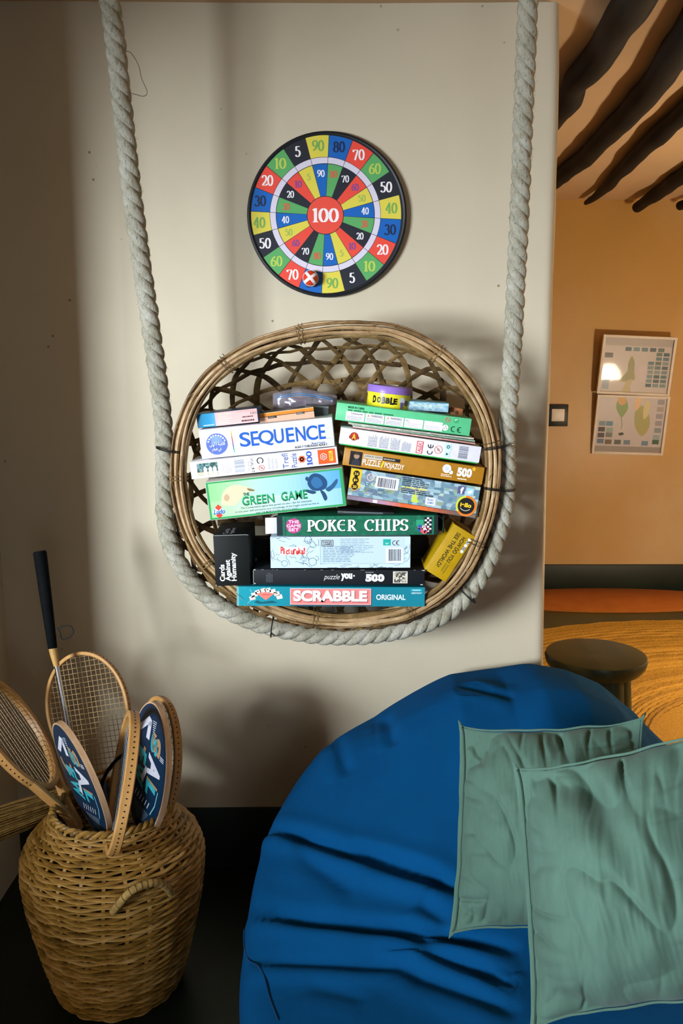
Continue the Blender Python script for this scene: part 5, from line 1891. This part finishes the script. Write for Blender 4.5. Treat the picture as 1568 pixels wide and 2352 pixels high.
g = 1-(1-np.clip(nz, 0, 1))**6
Z = np.where(nz >= 0, ZEQ+(Ht-ZEQ)*g, ZEQ*(1-(np.abs(nz))**1.15))
FLOORZ = np.where((X-1.60)**2+(Y-2.80)**2 < 1.54**2, .026, .002)
Z = np.maximum(Z, FLOORZ)
V = np.stack([X, Y, Z], -1)
def normals(V):
    du = np.roll(V, -1, 1)-np.roll(V, 1, 1)
    dv = np.zeros_like(V); dv[1:-1] = V[2:]-V[:-2]; dv[0] = V[1]-V[0]; dv[-1] = V[-1]-V[-2]
    n = np.cross(dv, du)
    n /= np.maximum(np.linalg.norm(n, axis=-1, keepdims=True), 1e-9)
    c = V-np.array([BX, BY, .15])
    n *= np.sign((n*c).sum(-1, keepdims=True)+1e-9)
    return n
Nn = normals(V)
# large soft undulation of the filling
und = np.array([[noise.noise(Vector(V[j, i])*4.0)+.5*noise.noise(Vector(V[j, i])*9.0) for i in range(NU)] for j in range(NV)])
V += Nn*(.006*und)[..., None]
# folds in the fabric: each is a 3-D line on the surface, found once from the mesh itself
def fold(pxs, depth, width, lip=.5):
    global V
    flat = V.reshape(-1, 3)
    d = flat[:, 1]*math.cos(PITCH)-(flat[:, 2]-EYE)*math.sin(PITCH)
    up = flat[:, 1]*math.sin(PITCH)+(flat[:, 2]-EYE)*math.cos(PITCH)
    U_, V_ = 784+F*flat[:, 0]/d, 1176-F*up/d
    face = ((np.array([0, 0, EYE])-flat)*Nn.reshape(-1, 3)).sum(1) > 0
    line = []
    for p in catmull([(a, b, 0) for a, b in pxs], 5):
        q = (U_-p.x)**2+(V_-p.y)**2+np.where(face, 0, 1e9)
        line.append(flat[q.argmin()])
    L = np.array(catmull([tuple(p) for p in line[::3]], 4))
    for _ in range(30):
        L[1:-1] = .25*L[:-2]+.5*L[1:-1]+.25*L[2:]
    L = L[::2]
    near = np.where(((flat > L.min(0)-.1) & (flat < L.max(0)+.1)).all(1))[0]
    full, Nf = flat, Nn.reshape(-1, 3)
    flat = full[near]
    best = np.full(len(flat), 1e9); tt = np.zeros(len(flat)); side = np.zeros(len(flat))
    for i in range(len(L)-1):
        a, b = L[i], L[i+1]
        ab = b-a
        k = np.clip(((flat-a)@ab)/max(ab@ab, 1e-12), 0, 1)
        dv = flat-(a+k[:, None]*ab)
        dd = np.linalg.norm(dv, axis=1)
        m = dd < best
        best[m] = dd[m]; tt[m] = (i+k[m])/(len(L)-1); side[m] = np.sign(dv[m, 2])
    env = np.clip(np.minimum(tt, 1-tt)*5, 0, 1)**.8
    prof = -depth*np.exp(-(best/width)**2)+lip*depth*np.exp(-((best-2.4*width)/(1.6*width))**2)*np.where(side < 0, 1, .3)
    out = full.copy()
    out[near] += Nf[near]*(prof*env)[:, None]
    V = out.reshape(V.shape)
fold([(560, 1895), (640, 1908), (720, 1932), (800, 1962), (900, 1996), (985, 2018), (1060, 2040), (1120, 2060)], .024, .013, .6)
fold([(800, 1945), (860, 1962), (930, 1985), (1000, 2005), (1035, 2055)], .020, .013, .3)
fold([(560, 2090), (650, 2110), (760, 2120), (870, 2135), (960, 2142), (1080, 2165), (1200, 2180)], .024, .013, .6)
fold([(860, 2135), (960, 2170), (1030, 2200), (1120, 2240), (1230, 2285)], .018, .013, .6)
fold([(570, 2205), (680, 2207), (800, 2218), (900, 2216), (990, 2200)], .010, .012, .7)
fold([(670, 1935), (710, 1975), (760, 2005), (820, 2040)], .010, .016, .5)
fold([(900, 2218), (1000, 2245), (1100, 2280), (1200, 2330)], .010, .016, .5)
fold([(960, 2060), (990, 2090), (1040, 2130)], .008, .014, .5)
fold([(700, 2255), (780, 2280), (860, 2300)], .003, .014, .5)
fold([(880, 1645), (900, 1680), (905, 1720)], .008, .016, .5)
fold([(770, 1692), (790, 1740), (800, 1790)], .008, .016, .5)
fold([(1050, 1572), (1120, 1590), (1200, 1600)], .008, .016, .5)
V[..., 2] = np.maximum(V[..., 2], FLOORZ)
V[..., 1] = np.minimum(V[..., 1], YW-.022)
bean = thing('beanbag', 'large deep blue cotton beanbag slumped against the beige wall', 'beanbag', (BX, BY, 0))
mb = MB()
idx = lambda j, i: j*NU+i % NU
mb.add(V.reshape(-1, 3).tolist(), [[idx(j, i), idx(j+1, i), idx(j+1, i+1), idx(j, i+1)] for j in range(NV-1) for i in range(NU)])
mb.build('cover', M_BEAN, bean, world=True, sharp=False)
Nn = normals(V)
# piping seam down the left front
flatV = V.reshape(-1, 3)
def on_bag(u, v):
    d = flatV[:, 1]*math.cos(PITCH)-(flatV[:, 2]-EYE)*math.sin(PITCH)
    up = flatV[:, 1]*math.sin(PITCH)+(flatV[:, 2]-EYE)*math.cos(PITCH)
    face = ((np.array([0, 0, EYE])-flatV)*Nn.reshape(-1, 3)).sum(1) > 0
    q = (784+F*flatV[:, 0]/d-u)**2+(1176-F*up/d-v)**2+np.where(face, 0, 1e9)
    i = q.argmin()
    return Vector(flatV[i])+Vector(Nn.reshape(-1, 3)[i])*.0015
m_ = MB(); m_.tube(catmull([on_bag(u, v) for u, v in ((556, 2135), (562, 2170), (570, 2205), (592, 2222), (608, 2245), (620, 2290), (640, 2345))], 5), .0015, 6)
m_.build('piping', M_SEAMB, bean, world=True)

# ------------------------------------------------------------------ cushions
def cushion(lab, TL, TR, BL, thick, seed, dents):
    TL, TR, BL = Vector(TL), Vector(TR), Vector(BL)
    O = (TR+BL)/2
    ex, ez = (TR-TL)/2, (TL-BL)/2
    nrm = ex.cross(ez).normalized()
    if nrm.y > 0:
        nrm = -nrm            # towards the room
    r = thing('cushion', lab, 'cushion', O-ez-nrm*0)
    rn = random.Random(seed)
    offs = Vector((seed*3.1, 0, 0))
    def fn(u, v, sg):
        a, b = 2*u-1, 2*v-1
        ra = (1-a*a); rb = (1-b*b)
        body = (max(ra, 0)**.62)*(max(rb, 0)**.62)
        # edges bow in, corners stay out
        px_ = a*(1-.085*max(rb, 0)**.4-.010*noise.noise(Vector((b*4, seed, 1))))
        pz_ = b*(1-.12*max(ra, 0)**.35-.014*noise.noise(Vector((a*4, seed, 5))))
        h = thick*body*(1 if sg > 0 else .22)*(1+.12*noise.noise(Vector((a*1.3, b*1.3, seed*5))))
        w3 = Vector((a*1.5, b*1.5, sg))+offs
        edge = max(abs(a), abs(b))
        cr = noise.noise(Vector((a*3.2, b*3.2, seed)))
        h += .010*cr*body
        # gathers running in from the seams, drag lines across the face
        def crease(x, y, z):
            return max(0, 1-abs(noise.noise(Vector((x, y, z))))*3.4)**1.8
        def env(d, far, near=.035):
            return math.exp(-(d/far)**2)*(1-math.exp(-(d/near)**2))
        q = seed*2.7+1
        if sg < 0:
            return O+ex*px_+ez*pz_-nrm*(h*.9-.004)
        h -= .026*crease(a*4.2+b*1.3, b*1.2, q)*env(1-b, .30+.3*abs(noise.noise(Vector((a*2.2, q, 0)))))*min(1, .25+2.2*abs(noise.noise(Vector((a*2.4, q, 3)))))
        h -= .018*crease(a*4.5-b, b*1.3, q+4)*env(1+b, .26)*min(1, .2+2.4*abs(noise.noise(Vector((a*2.2, q, 7)))))
        h -= .019*crease(a*1.3, b*4.2+a, q+8)*env(1+a, .36)*min(1, .25+2.2*abs(noise.noise(Vector((b*2.2, q, 9)))))
        h -= .012*crease(a*1.0, b*5.5, q+12)*env(1-a, .36)
        h -= .010*crease((a+b*.5)*2.6, (b-a*.4)*.9, q+16)*body
        h += .0016*noise.noise(Vector((a*26+b*3, b*4, q)))*body
        for (da, db, rr, dp, an) in dents:
            ca, sa = math.cos(an), math.sin(an)
            q1, q2 = (a-da)*ca+(b-db)*sa, -(a-da)*sa+(b-db)*ca
            h -= dp*math.exp(-(q1/rr)**2-(q2/(rr*.32))**2)*(1 if sg > 0 else 0)
        return O+ex*px_+ez*pz_+nrm*max(h, .004+.10*thick*body)
    m_ = MB()
    m_.grid(lambda u, v: fn(u, v, 1), 170, 170)
    m_.grid(lambda u, v: fn(u, v, -1), 60, 60)
    m_.build('cover', M_PILL, r, world=True, sharp=False)
    # flange round the edge
    m_ = MB()
    ring, nn, ww = [], [], []
    for k in range(4):
        for i in range(40):
            t = i/40
            u, v = ((t, 0), (1, t), (1-t, 1), (0, 1-t))[k]
            p = fn(u, v, 1)
            d = (ex.normalized()*(2*u-1)+ez.normalized()*(2*v-1)).normalized()
            ring.append(p+d*.0035-nrm*.002+nrm*.004*noise.noise(p*22))
            nn.append(nrm+d*.15*math.sin(i*.7)); ww.append((.0095 if k == 3 else .0035)*(1+.3*noise.noise(p*30)))
    m_.band(ring, nn, ww, .003, True)
    m_.build('flange', M_PILL, r, world=True, sharp=False)
    m_ = MB()
    sm = []
    for i in range(61):
        sm.append(fn(.006, min(max(1-i/60, .004), .996), 1)+nrm*.0012)
    m_.tube(sm, .0015, 5)
    m_.build('seam', M_SEAM, r, world=True)
    return r
ya = on_bag(1035, 2150).y-.045
yb = min(on_bag(1215, 2352).y-.06, 1.29)
cushion('sage green linen cushion leaning back on the beanbag, the further one', P(1056, 1662, ya+.17), P(1480, 1642, ya+.07), P(1035, 2150, ya), .105, 3, [(-.75, .80, .30, .02, .9), (.1, .86, .25, .012, -1.0)])
cushion('sage green linen cushion in front, with a deep dent near its top', P(1182, 1757, yb+.12), P(1655, 1648, yb+.03), P(1222, 2372, yb-.02), .125, 8, [(-.16, .70, .36, .042, -.95), (-.5, .84, .3, .016, -.3), (-.55, -.86, .3, .02, -.5)])

bpy.data.objects.remove(_tobj)
